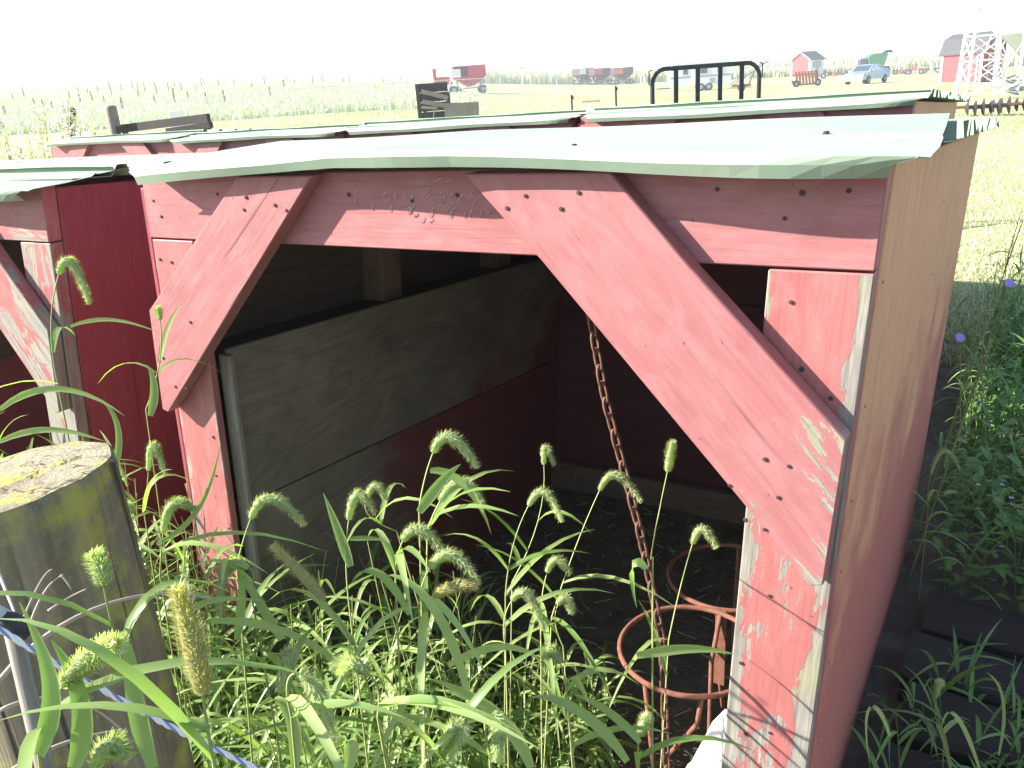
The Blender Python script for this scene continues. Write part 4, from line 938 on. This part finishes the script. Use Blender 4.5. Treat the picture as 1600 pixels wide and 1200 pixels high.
def gravity_wagon(label, u, v, t, yaw, col, panel, sc=1.0):
    F_ = Far('gravity_wagon', label, 'farm wagon', u, v, t, yaw, 'gravity wagons in the far yard'); L, Wd = 1.55 * sc, 1.05 * sc
    def hop(m):
        z0, z1, z2 = .75 * sc, 1.55 * sc, 2.55 * sc
        lo = [(-.35 * sc, -.3), (.5 * sc, -.3), (.5 * sc, .5), (-.35 * sc, .5)]; up = [(-L, -Wd), (L, -Wd), (L, Wd), (-L, Wd)]
        A = [m.pt((x, y, z0)) for x, y in lo]; B = [m.pt((x, y, z1)) for x, y in up]; C = [m.pt((x, y, z2)) for x, y in up]; D = [m.pt((x * .97, y * .96, z2)) for x, y in up]; E_ = [m.pt((x * .97, y * .96, z1 + .1)) for x, y in up]
        for i in range(4):
            j = (i + 1) % 4; m.face([A[i], A[j], B[j], B[i]]); m.face([B[i], B[j], C[j], C[i]]); m.face([C[i], C[j], D[j], D[i]]); m.face([D[i], D[j], E_[j], E_[i]])
        m.face(A[::-1]); m.face(E_)
    F_.part('hopper', col, hop)
    F_.part('side_panel', panel, lambda m: m.box((-L * .95, -Wd - .02, 1.62 * sc), (-L * .1, -Wd - .004, 2.45 * sc)))
    F_.part('chute', col, lambda m: m.obox((-.2, -Wd * .8, .95 * sc), (1, 0, 0), (0, .8, .6), (0, -.6, .8), .3, .45, .05))
    F_.part('frame', 'dullgrey', lambda m: (m.box((-L * .9, -.45, .50), (L * .9, -.33, .62)), m.box((-L * .9, .33, .50), (L * .9, .45, .62)), m.box((-L * .85, -.8, .38), (-L * .78, .8, .48)), m.box((L * .78, -.8, .38), (L * .85, .8, .48))))
    for x in (-L * .72, L * .72):
        F_.part('strut', 'dullgrey', lambda m: (m.bar((x, -.4, .6), (x * 1.1, -.9, 1.6 * sc), .08, .08), m.bar((x, .4, .6), (x * 1.1, .9, 1.6 * sc), .08, .08)))
        for y in (-.85, .85): F_.wheel(x * 1.1, y, .40, .24)
    F_.part('drawbar', 'dullgrey', lambda m: m.bar((-L, 0, .5), (-L - 1.6, 0, .35), .1, .1))
gravity_wagon('right-hand dark gravity wagon with an orange panel in the far yard', 972, 133, 132, .35, 'darkred', 'orange')
gravity_wagon('middle dark gravity wagon with a pale red panel in the far yard', 938, 133, 136, .5, 'darkred', 'wagonred')
gravity_wagon('left-hand dark gravity wagon with a white panel in the far yard', 912, 133, 140, .6, 'darkred', 'white')
gravity_wagon('large red gravity wagon parked behind the chain link fence', 735, 152, 84, .12, 'wagonred', 'darkred', 1.05)
F_ = Far('farm_machine', 'bright red farm machine with a white box beside the large red wagon', 'farm machine', 695, 153, 80, .1)
F_.part('body', 'wagonred', lambda m: (m.box((-2.7, -.6, .95), (.8, .6, 1.25)), m.box((-.9, -.5, 1.25), (.6, .5, 1.7))))
F_.part('tower', 'wagonred', lambda m: m.box((-.95, -.2, 1.7), (-.62, .2, 2.5))); F_.part('box', 'white', lambda m: m.box((.75, -.75, 1.55), (1.65, -.2, 2.3)))
F_.part('reel', 'rust', lambda m: (m.tube([(-2.6, -.5, .4), (-1.6, -.7, .45), (-1.3, -.6, .9)], .05, 6), m.tube([(-2.7, -.3, .25), (-1.4, -.4, .25)], .05, 6)))
F_.part('lever', 'darkred', lambda m: (m.tube([(-.2, 0, 1.7), (-.15, 0, 2.3)], .03, 6), m.tube([(-.02, 0, 1.7), (.03, 0, 2.3)], .03, 6)))
F_.part('hitch', 'white', lambda m: (m.bar((.3, -.8, .3), (.6, -.8, 1.3), .14, .1), m.bar((1.3, -.9, .5), (1.5, -.9, 1.1), .1, .08), m.bar((1.3, -.9, .55), (1.9, -.9, .55), .1, .08)))
for x in (-1.2, .9): F_.wheel(x, -.6, .42, .2); F_.wheel(x, .6, .42, .2)

# travel trailer
F_ = Far('travel_trailer', 'white travel trailer seen through the black gate frame', 'trailer', 1090, 144, 80, .10)
F_.part('body', 'camper', lambda m: m.prism([(-2.6, .5), (3.0, .5), (3.0, 2.45), (2.7, 2.75), (-2.2, 2.75), (-2.65, 2.2), (-2.75, 1.4)], lambda a, b, c: np.array([a, c, b]), -1.1, 1.1))
F_.part('stripe', 'camperband', lambda m: m.box((-2.62, -1.112, 1.25), (2.99, -1.102, 1.42)))
for x, w in ((-1.5, .5), (.1, .7), (1.7, .5)):
    wd = F_.part('window', 'camperband', lambda m: m.box((x, -1.125, 1.55), (x + w, -1.103, 2.15))); F_.part('pane', 'glass', lambda m: m.box((x + .05, -1.132, 1.60), (x + w - .05, -1.126, 2.10)), wd)
F_.part('door', 'white', lambda m: m.box((-.75, -1.122, .62), (-.2, -1.103, 2.4)))
F_.part('vent', 'camperband', lambda m: m.box((1.0, -1.12, .7), (1.5, -1.103, 1.1)))
for x in (.2, .95): F_.wheel(x, -1.02, .36, .2); F_.wheel(x, 1.02, .36, .2)
F_.part('hitch', 'black', lambda m: (m.bar((-2.6, -.6, .45), (-3.9, 0, .45), .1, .1), m.bar((-2.6, .6, .45), (-3.9, 0, .45), .1, .1)))
# hay elevator arms
F_ = Far('hay_elevator', 'thin steel conveyor booms rising to the right behind the black gate', 'conveyor', 1165, 138, 62, .0)
F_.part('boom', 'dullgrey', lambda m: (m.bar((-1.2, 0, .5), (1.5, .2, 2.1), .12, .1), m.bar((-1.2, .4, .3), (1.6, .5, 2.0), .12, .1)))
F_.part('upper_boom', 'dullgrey', lambda m: m.bar((-1.2, .2, 1.2), (1.0, .3, 2.5), .07, .07))
F_.part('chassis', 'rust', lambda m: (m.box((-1.0, -.1, .3), (.4, .6, .5)), m.bar((.2, .2, .4), (.6, .3, 1.4), .08, .08)))
F_.wheel(-.3, -.2, .3, .15); F_.wheel(-.3, .7, .3, .15)

# black gate frame standing behind the second row
P0, P1 = at(1018, 170, 8.0), at(1187, 150, 8.3); gb = (P0 + P1) / 2; root = thing('gate_frame', 'black tubular gate with rounded top corners standing behind the hutches', 'gate', (gb[0], gb[1], g1(gb[0], gb[1])))
tl, tr_ = at(1019, 104 + 14, 8.0), at(1187, 95, 8.3); dx = nrm((tr_ - tl) * np.array([1, 1, 0])); zt_ = (tl[2] + tr_[2]) / 2 + .02; WG = np.linalg.norm((tr_ - tl)[:2]); rc = .14; z0 = g1(gb[0], gb[1])
gl = np.array([tl[0], tl[1], 0])
def gp(x, z, o=0): return gl + dx * x + np.array([-dx[1], dx[0], 0]) * o + np.array([0, 0, z])
out = [gp(0, z0)] + [gp(0, zt_ - rc)] + [gp(rc - rc * math.cos(a), zt_ - rc + rc * math.sin(a)) for a in np.linspace(.2, 1.571, 7)] + [gp(WG - rc + rc * math.sin(a), zt_ - rc + rc * math.cos(a)) for a in np.linspace(0, 1.4, 7)] + [gp(WG, zt_ - rc), gp(WG, z0)]
m = MB(); m.tube(out, .022, 10); m.build('outer_tube', M['black'], root, smooth=True)
for f in (.215, .415, .625, .83):
    m = MB(); m.bar(gp(WG * f, z0 + .12), gp(WG * f, zt_ - .01), .042, .022, (0, 1, 0)); m.build('upright', M['black'], root)
m = MB(); m.bar(gp(.01, z0 + .12), gp(WG - .01, z0 + .12), .04, .04); m.build('bottom_bar', M['black'], root)
for x, sg in ((0, -1), (WG, 1)):
    m = MB(); zc = 1.72 - .02; m.tube([gp(x, zc + .07), gp(x + sg * .035, zc + .06), gp(x + sg * .035, zc - .06), gp(x, zc - .07)], .007, 6); m.build('latch_loop', M['black'], root)

# small gabled shed
def shed(label, u, v, t, yaw, L, Wd, hw, hr, gambrel=False):
    F_ = Far('shed', label, 'shed', u, v, t, yaw)
    prof = [(-Wd / 2, 0), (Wd / 2, 0), (Wd / 2, hw)] + ([(Wd * .36, hw + (hr - hw) * .72), (0, hr), (-Wd * .36, hw + (hr - hw) * .72)] if gambrel else [(0, hr)]) + [(-Wd / 2, hw)]
    return F_, prof
F_, pf = shed('small red gabled shed with a white trimmed front in the far yard', 1261, 118.5, 118, -.62, 3.2, 3.0, 2.2, 3.15)
F_.part('walls', 'redfar', lambda m: m.prism(pf, lambda a, b, c: np.array([a, c, b]), -1.6, 1.6, math.pi / 2))
for sgn in (-1, 1):
    F_.part('roof', 'shingle', lambda m: m.prism([(sgn * 1.75, 2.06), (0, 3.22), (0, 3.30), (sgn * 1.75, 2.16)][::sgn], lambda a, b, c: np.array([a, c, b]), -1.78, 1.78))
    F_.part('rake_board', 'white', lambda m: m.prism([(sgn * 1.76, 2.02), (0, 3.17), (0, 3.29), (sgn * 1.76, 2.15)][::sgn], lambda a, b, c: np.array([a, c, b]), -1.83, -1.785))
for x in (-1.46, 1.46): F_.part('corner_board', 'white', lambda m: m.box((x - .07, -1.63, 0), (x + .07, -1.603, 2.2)))
F_.part('front', 'white', lambda m: m.box((1.503, -1.6, .02), (1.53, 1.6, 2.18)))
for y in (-.9, .45): w_ = F_.part('window', 'camperband', lambda m: m.box((1.532, y, 1.1), (1.55, y + .5, 1.9)))
F_.part('door', 'dullgrey', lambda m: m.box((1.532, -.3, .05), (1.552, .35, 1.95)))

# gambrel barn shed with white trim
F_, pf = shed('red barn shed with grey gambrel roof and white X door at the right', 1516, 126.5, 53, -.55, 3.0, 2.3, 1.75, 2.75, True)
F_.part('walls', 'redfar', lambda m: m.prism(pf, lambda a, b, c: np.array([c, a, b]), -1.35, 1.35, math.pi / 2))
pts = [(-1.27, 1.62), (-.83, 2.50), (0, 2.80), (.83, 2.50), (1.27, 1.62)]
for a, b in zip(pts[:-1], pts[1:]):
    for k in range(3 if abs(a[1] - b[1]) > .5 else 2):
        n_ = 3 if abs(a[1] - b[1]) > .5 else 2; q0 = tuple(x + (y - x) * k / n_ for x, y in zip(a, b)); q1 = tuple(x + (y - x) * (k + 1) / n_ for x, y in zip(a, b))
        F_.part('shingle_course', 'shingle', lambda m: m.prism([q0, q1, (q1[0], q1[1] + .06), (q0[0], q0[1] + .06 + .02)], lambda a_, b_, c: np.array([c, a_, b_]), -1.5, 1.5))
for a, b in zip(pts[:-1], pts[1:]): F_.part('rake_board', 'white', lambda m: m.prism([a, b, (b[0], b[1] + .12), (a[0], a[1] + .12)], lambda a_, b_, c: np.array([c, a_, b_]), 1.51, 1.56))
for x in (-1.3, 1.3): F_.part('corner_board', 'white', lambda m: m.box((x - .08, -1.19, 0), (x + .08, -1.155, 1.72)))
for x in (.05, 1.0): F_.part('door_jamb', 'white', lambda m: m.box((x, -1.18, .0), (x + .08, -1.155, 1.65)))
dr = F_.part('door', 'redfar', lambda m: m.box((1.355, -.6, .05), (1.385, .6, 1.6)))
F_.part('cross_brace', 'white', lambda m: (m.bar((1.40, -.55, .12), (1.40, .55, .80), .02, .10, (1, 0, 0)), m.bar((1.412, .55, .12), (1.412, -.55, .80), .02, .10, (1, 0, 0))), dr)
F_.part('door_rail', 'white', lambda m: (m.box((1.388, -.62, .02), (1.41, .62, .12)), m.box((1.388, -.62, .80), (1.41, .62, .92)), m.box((1.388, -.62, 1.52), (1.41, .62, 1.64)), m.box((1.388, -.62, .12), (1.41, -.52, 1.52)), m.box((1.388, .52, .12), (1.41, .62, 1.52))), dr)
F_.part('gable_window', 'camperband', lambda m: (m.box((1.36, -.35, 1.9), (1.38, -.05, 2.3)), m.box((1.36, .05, 1.9), (1.38, .35, 2.3))))

# silver blue car
F_ = Far('car', 'blue grey car parked on the grass before the green machine', 'car', 1353, 131, 66, 1.12)
side = [(-2.25, .35), (-2.25, .62), (-2.1, .80), (-1.2, .93), (-.45, 1.36), (.1, 1.43), (.85, 1.40), (1.65, 1.0), (2.15, .92), (2.25, .6), (2.22, .33)]
def body(m):
    ys = [(-.86, .0), (-.80, .0), (-.60, .10), (0, .13), (.60, .10), (.80, .0), (.86, 0)]; rows_ = []
    for y, dz in ys:
        inn = abs(y) > .82
        rows_.append([m.pt((x * (.985 if inn else 1), (y if z < .98 else y * .80), z + (dz * .25 if z > 1.2 else 0))) for x, z in side])
    for a in range(len(rows_) - 1):
        for k in range(len(side) - 1): m.face([rows_[a][k], rows_[a][k + 1], rows_[a + 1][k + 1], rows_[a + 1][k]])
        m.face([rows_[a][0], rows_[a + 1][0], rows_[a + 1][-1], rows_[a][-1]])
    m.face(rows_[0]); m.face(rows_[-1][::-1])
F_.part('body', 'carblue', body)
F_.part('windscreen', 'glass', lambda m: m.prism([(-1.12, .985), (-.50, 1.345), (-.49, 1.36), (-1.13, 1.0)], lambda a, b, c: np.array([a, c, b + .012]), -.60, .60))
F_.part('rear_window', 'glass', lambda m: m.prism([(.92, 1.37), (1.55, 1.055), (1.56, 1.07), (.93, 1.385)], lambda a, b, c: np.array([a, c, b + .012]), -.58, .58))
for sg in (-1, 1):
    F_.part('side_window', 'glass', lambda m: m.prism([(-.95, 1.0), (.05, 1.0), (.05, 1.33), (-.42, 1.32)], lambda a, b, c: np.array([a, sg * (c - (b - 1.0) * .02), b]), .69, .705))
    F_.part('side_window', 'glass', lambda m: m.prism([(.12, 1.0), (1.35, 1.0), (.85, 1.31), (.12, 1.33)], lambda a, b, c: np.array([a, sg * (c - (b - 1.0) * .02), b]), .69, .705))
    F_.part('headlight', 'white', lambda m: m.box((-2.262, sg * .68 - .14, .62), (-2.18, sg * .68 + .14, .76)))
    F_.part('mirror', 'carblue', lambda m: m.box((-.85, sg * .93 - .08, .98), (-.72, sg * .93 + .08, 1.1)))
F_.part('bumper', 'dullgrey', lambda m: m.box((-2.30, -.82, .30), (-2.24, .82, .50)))
for x in (-1.4, 1.4):
    for y in (-.80, .80): F_.wheel(x, y, .32, .2)

# green machine
F_ = Far('grain_cart', 'green harvest machine with an unloading spout behind the car', 'farm machine', 1366, 116, 108, .3)
F_.part('tank', 'greenpaint', lambda m: m.prism([(-.9, 1.0), (.8, 1.0), (1.2, 2.3), (1.1, 2.6), (-.6, 2.6), (-1.2, 2.2)], lambda a, b, c: np.array([a, c, b]), -1.1, 1.1))
F_.part('cab', 'glass', lambda m: m.box((-2.0, -.7, 1.1), (-1.2, .7, 2.0))); F_.part('cab_roof', 'dullgrey', lambda m: m.box((-2.1, -.8, 2.0), (-1.1, .8, 2.15)))
F_.part('spout', 'black', lambda m: m.tube([(.6, -.2, 2.4), (1.2, -.3, 2.75), (1.75, -.3, 2.8), (1.9, -.3, 2.6)], .17, 8)); F_.part('chassis', 'greenpaint', lambda m: m.box((-1.9, -.8, .55), (1.6, .8, 1.0)))
for x, r_ in ((-1.4, .75), (1.1, .5)): F_.wheel(x, -1.1, r_, .4); F_.wheel(x, 1.1, r_, .4)

# row of implements
def implement(name, label, u, v, t, yaw, col, n, L=2.4, up=.9):
    F_ = Far(name, label, 'farm implement', u, v, t, yaw, 'implements parked in the far yard')
    F_.part('frame', col, lambda m: (m.bar((-L / 2, -.5, up * .6), (L / 2, -.5, up * .6), .1, .1), m.bar((-L / 2, .5, up * .6), (L / 2, .5, up * .6), .1, .1), m.bar((-L / 2, -.5, up * .6), (-L / 2, .5, up * .6), .1, .1), m.bar((L / 2, -.5, up * .6), (L / 2, .5, up * .6), .1, .1), m.bar((-L / 2, 0, up * .6), (-L / 2 - 1.0, 0, .4), .1, .1)))
    F_.part('mast', col, lambda m: (m.bar((-.2, -.3, up * .6), (0, 0, up * 1.5), .08, .08), m.bar((.3, .3, up * .6), (0, 0, up * 1.5), .08, .08)))
    for k in range(n):
        x = -L / 2 + L * (k + .5) / n; F_.part('tine', 'rust', lambda m: m.tube([(x, -.5, up * .6), (x + .12, -.55, up * .3), (x - .05, -.6, .02)], .035, 6))
    F_.wheel(-L * .3, -.65, .33, .16); F_.wheel(L * .3, -.65, .33, .16)
implement('plough', 'small dark implement left of the red ones in the far yard', 1405, 117.5, 112, .2, 'dullgrey', 4, 2.2)
implement('plough', 'red implement in the middle of the far row', 1428, 118, 110, .1, 'wagonred', 5, 2.6, 1.1)
implement('plough', 'dark implement beside the red barn shed', 1455, 117, 114, -.1, 'dullgrey', 5, 2.8, 1.3)
implement('plough', 'low orange implement between the small shed and the car', 1303, 121, 100, .1, 'orange', 3, 4.2, .5)
F_ = Far('seat_frame', 'rusty slatted implement lying in front of the small red shed', 'farm implement', 1259, 135, 66, .3)
for k in range(7): F_.part('slat', 'rust', lambda m: m.obox((-.75 + k * .25, 0, .65), (1, 0, 0), (0, .45, .9), (0, -.9, .45), .085, .55, .03))
F_.part('frame', 'rust', lambda m: (m.bar((-1.0, -.3, .15), (1.0, -.3, .15), .12, .1), m.bar((-1.0, .3, .9), (.9, .3, .9), .1, .1), m.bar((-1.0, -.3, .15), (-1.25, -.5, .5), .12, .12), m.bar((.9, -.2, .15), (.9, .3, 1.1), .1, .1)))
F_.wheel(-.9, -.45, .26, .14); F_.wheel(.8, -.45, .26, .14)

# lattice tower
F_ = Far('lattice_tower', 'white lattice tower rising out of the top right corner', 'tower', 1531, 147, 44, .3)
def lev(z): return .95 - .052 * z
for sx in (-1, 1):
    for sy in (-1, 1): F_.part('leg', 'white', lambda m: m.bar((sx * lev(0), sy * lev(0), -.2), (sx * lev(9), sy * lev(9), 9), .11, .11))
for k in range(7):
    z0, z1 = .4 + k * 1.2, .4 + (k + 1) * 1.2; a, b = lev(z0), lev(z1)
    for (p, q) in (((-1, -1), (1, -1)), ((1, -1), (1, 1)), ((1, 1), (-1, 1)), ((-1, 1), (-1, -1))):
        F_.part('girt', 'white', lambda m: m.bar((p[0] * a, p[1] * a, z0), (q[0] * a, q[1] * a, z0), .07, .07))
        F_.part('brace', 'white', lambda m: (m.bar((p[0] * a, p[1] * a, z0), (q[0] * b, q[1] * b, z1), .05, .05), m.bar((q[0] * a, q[1] * a, z0), (p[0] * b, p[1] * b, z1), .05, .05)))
# hopper bin
F_ = Far('grain_bin', 'galvanised hopper bin with a cone bottom cut by the right edge', 'grain bin', 1640, 148, 36, .0)
F_.part('hopper_cone', 'hopper', lambda m: m.lathe((0, 0, 0), [(.25, .7), (2.2, 2.55), (2.2, 2.6)], 40))
prof = [(2.15, 2.56)]; z = 2.56
while z < 8: prof += [(2.22, z + .01), (2.25, z + .055), (2.22, z + .10)]; z += .1
prof += [(.4, 9.2)]
F_.part('shell', 'galv', lambda m: m.lathe((0, 0, 0), prof, 40))
for k in range(8):
    a = k * .785 + .2; F_.part('leg', 'galv', lambda m: m.bar((2.15 * math.cos(a), 2.15 * math.sin(a), -.2), (2.15 * math.cos(a), 2.15 * math.sin(a), 2.7), .13, .13)); 
    F_.part('brace', 'galv', lambda m: m.bar((2.15 * math.cos(a), 2.15 * math.sin(a), .5), (2.15 * math.cos(a + .785), 2.15 * math.sin(a + .785), 2.2), .05, .05))
F_ = Far('scrap_pile', 'heap of bent grey metal sheets under the hopper bin', 'scrap metal', 1585, 142, 33, .0)
for k in range(12): F_.part('sheet', 'dullgrey', lambda m: m.obox((random.uniform(-1, 1), random.uniform(-.6, .6), .1 + random.random() * .7), nrm((1, random.uniform(-.4, .4), random.uniform(-.5, .5))), nrm((0, 1, random.uniform(-.6, .6))), (0, 0, 1), random.uniform(.25, .7), random.uniform(.04, .16), .012))
# disc harrow
F_ = Far('disc_harrow', 'dark disc harrow gangs lying on the grass near the hopper bin', 'farm implement', 1548, 182, 21, -.1)
for gi, (y0, x0, n_) in enumerate(((.55, -.05, 5), (-.15, -.55, 5))):
    F_.part('axle', 'rust', lambda m: m.bar((x0 - .05, y0, .2), (x0 + n_ * .17, y0 + .35, .2), .05, .05))
    for k in range(n_): F_.part('disc', 'black', lambda m: m.lathe((x0 + k * .17, y0 + k * .05, .2), [(.03, -.03), (.10, -.015), (.17 + .03 * (k % 3), .03), (.17 + .03 * (k % 3), .037), (.1, 0), (.03, -.012)], 14, (1, .25, .05)))
F_.part('drawbar', 'rust', lambda m: (m.bar((-.9, -.1, .22), (.6, .4, .25), .06, .06), m.bar((-1.2, .6, .2), (.2, .5, .25), .05, .05)))

# wooden loading chute
F_ = Far('loading_chute', 'dark wooden livestock chute with pale rails behind the hutches', 'livestock chute', 700, 205, 24, .05)
for k in range(5): F_.part('plank', 'darkwood', lambda m: m.box((-.75, .30, .20 + k * .26), (.12, .34, .44 + k * .26)))
F_.part('side_panel', 'oldwood', lambda m: m.prism([(-.05, .1), (.95, .1), (.95, .88), (-.05, .92)], lambda a, b, c: np.array([a, c, b]), -.02, .03, 0))
for k in range(2): F_.part('rail', 'oldwood', lambda m: m.bar((-.66, -.05, 1.28 - k * .28), (.08, -.05, 1.05 - k * .22), .03, .12, (0, 0, 1)))
for x in (-.76, -.60, .10): F_.part('post', 'darkwood', lambda m: m.box((x - .05, .0, 0), (x + .05, .28, 1.48 if x < .1 else 1.2)))
F_.part('cross_bar', 'oldwood', lambda m: (m.bar((-.7, -.12, .85), (-.25, -.12, .8), .03, .08), m.bar((-.45, -.1, .2), (-.3, -.1, 1.0), .08, .03)))

# things on the yard behind the left hutches
c = at(172, 165, 9.0); z0 = g1(c[0], c[1]); root = thing('fence_post', 'grey round post with a rounded top behind the left hutch roof', 'fence post', (c[0], c[1], z0))
m = MB(); m.lathe((c[0], c[1], 0), [(.062, z0 - .1), (.062, c[2] - .03), (.058, c[2] - .01), (.04, c[2]), (.01, c[2] + .002)], 18); m.build('shaft', M['oldwood'], root, smooth=True)
a, b = at(114, 168, 9.5), at(108, 210, 9.5); b = b + (b - a) * 2.8; b[2] = g1(b[0], b[1]); root = thing('fence_post', 'thin dark split post leaning beside the white flowering bush', 'fence post', b)
m = MB(); m.bar(b, a, .06, .035, (1, 0, 0)); m.build('shaft', M['darkwood'], root)
root = thing('timber_rail', 'dark timber rail ending in a block behind the left hutches', 'timber rail', onground(260, 230, 9.0))
p0, p1 = at(176, 203, 9.2), at(326, 184, 8.6); z0 = g1(p0[0], p0[1])
m = MB(); m.bar(p0, p1, .05, .085); m.build('rail', M['darkwood'], root)
m = MB(); m.bar(at(262, 205, 8.8), at(330, 195, 8.6), .06, .06); m.build('rail', M['darkwood'], root)
for u in (190, 322): q = at(u, 200, 8.85); m = MB(); m.bar((q[0], q[1], z0), (q[0], q[1], q[2] + .02), .09, .09, (0, 1, 0)); m.build('post', M['darkwood'], root)
c = at(276, 178, 20); m = MB(); m.box((c[0] - .16, c[1] - .1, g1(c[0], c[1])), (c[0] + .16, c[1] + .1, c[2] + .08)); tag(m.build('crate', M['white'], bevel=.01), 'small white box standing behind the dark timber rail', 'box')
for u, v0, v1, lab in ((893, 148, 172, 'short dark steel stake left of the far wagons'), (962, 134, 165, 'dark steel stake in front of the far wagons')):
    c = at(u, v0, 17); z0 = g1(c[0], c[1]); m = MB(); m.bar((c[0], c[1], z0), (c[0], c[1], c[2]), .035, .03, (0, 1, 0)); m.obox((c[0] + .02, c[1], c[2] - .06), (1, 0, 0), (0, 1, 0), (0, 0, 1), .02, .018, .03); tag(m.build('steel_stake', M['black']), lab, 'stake', 'steel stakes behind the hutches')
q = hit(922, 160, 15)[1]; m = MB(); m.obox(q + (0, 0, .06), nrm((1, .15, 0)), nrm((-.15, 1, .1)), (0, 0, 1), .5, .22, .03); tag(m.build('plank', M['oldwood'], bevel=.005), 'grey board lying on the yard grass below the far wagons', 'board')
F_ = Far('light_pole', 'thin pole with a tilted head on the skyline right of the red wagon', 'pole', 817, 140, 90, 0.0); ph = at(817, 106, 90)[2] - F_.root.location[2]
F_.part('pole', 'white', lambda m: m.tube([(0, 0, 0), (0, 0, ph)], .04, 6)); F_.part('head', 'dullgrey', lambda m: m.bar((-.3, 0, ph + .15), (.35, 0, ph - .1), .14, .12))

# white flowering bush at left
bc = onground(20, 235, 7.5); root = thing('flowering_bush', 'pale bush covered in small white flowers at the left edge', 'bush', bc)
Bb = Blades(); R = random.Random(21); m = MB(); fv, ff = [], []
for k in range(46):
    a = R.random() * 6.283; rr_ = R.random() ** .5 * .75; b = bc + np.array([math.cos(a) * rr_ * 1.3, math.sin(a) * rr_ * .8, 0]); h = R.uniform(1.35, 1.98) * (1 - .15 * rr_); e = b + np.array([math.cos(a) * .2, math.sin(a) * .2, h]); P = bez([b, b + (0, 0, h * .6), e], 6)
    m.tube(P, [.006, .005, .005, .004, .003, .003, .002], 5)
    for j in range(48):
        f = R.uniform(.3, 1.0); i = min(5, int(f * 6)); p = P[i] + (P[i + 1] - P[i]) * (f * 6 - i); az = R.random() * 6.283; L_ = R.uniform(.05, .14)
        Bb.leaf(leaf_path(p, az, L_, R.uniform(.2, 1), R.uniform(.1, .6), 4), .013, np.array([-math.sin(az), math.cos(az), .2]), R.random())
        for w in range(3):
            c = p + np.array([math.cos(az), math.sin(az), .6]) * L_ * R.uniform(.7, 1.3) + np.array([R.uniform(-.03, .03), R.uniform(-.03, .03), R.uniform(-.03, .03)])
            for z in range(4):
                g_ = z * .785; e1_ = np.array([math.cos(g_), 0, math.sin(g_)]) * .011; e2_ = np.array([-math.sin(g_) * .4, .7, math.cos(g_) * .4]) * .006; q = len(fv); fv += [c - e1_, c - e2_, c + e1_, c + e2_]; ff.append((q, q + 1, q + 2, q + 3))
m.build('branches', M['twig'], root); arrmesh('leaves', Bb.v, Bb.f, M['lawn'], Bb.r, root); arrmesh('flowers', fv, ff, M['whiteflower'], None, root)

# ------------------------------------------------------------------ air volume added to wash out the distance like veiling lens glare
m = MB(); m.box((-1700, -1700, float(gzv.min()) - 1.5), (1700, 1700, max(float(gzv.max()), 11.0) + 4.0)); hz = m.build('glare_veil', None); tag(hz, 'thin pale veil added over the farmyard to imitate lens glare', 'glare_veil', kind='stuff')
hm = bpy.data.materials.new('glare_volume'); hm.use_nodes = True; ht = hm.node_tree; ht.nodes.clear(); ho = ht.nodes.new('ShaderNodeOutputMaterial'); hv = ht.nodes.new('ShaderNodeVolumePrincipled')
hv.inputs['Color'].default_value = (.97, .98, 1, 1); hv.inputs['Density'].default_value = .0018; hv.inputs['Anisotropy'].default_value = .2; ht.links.new(hv.outputs[0], ho.inputs['Volume']); hz.data.materials.append(hm)
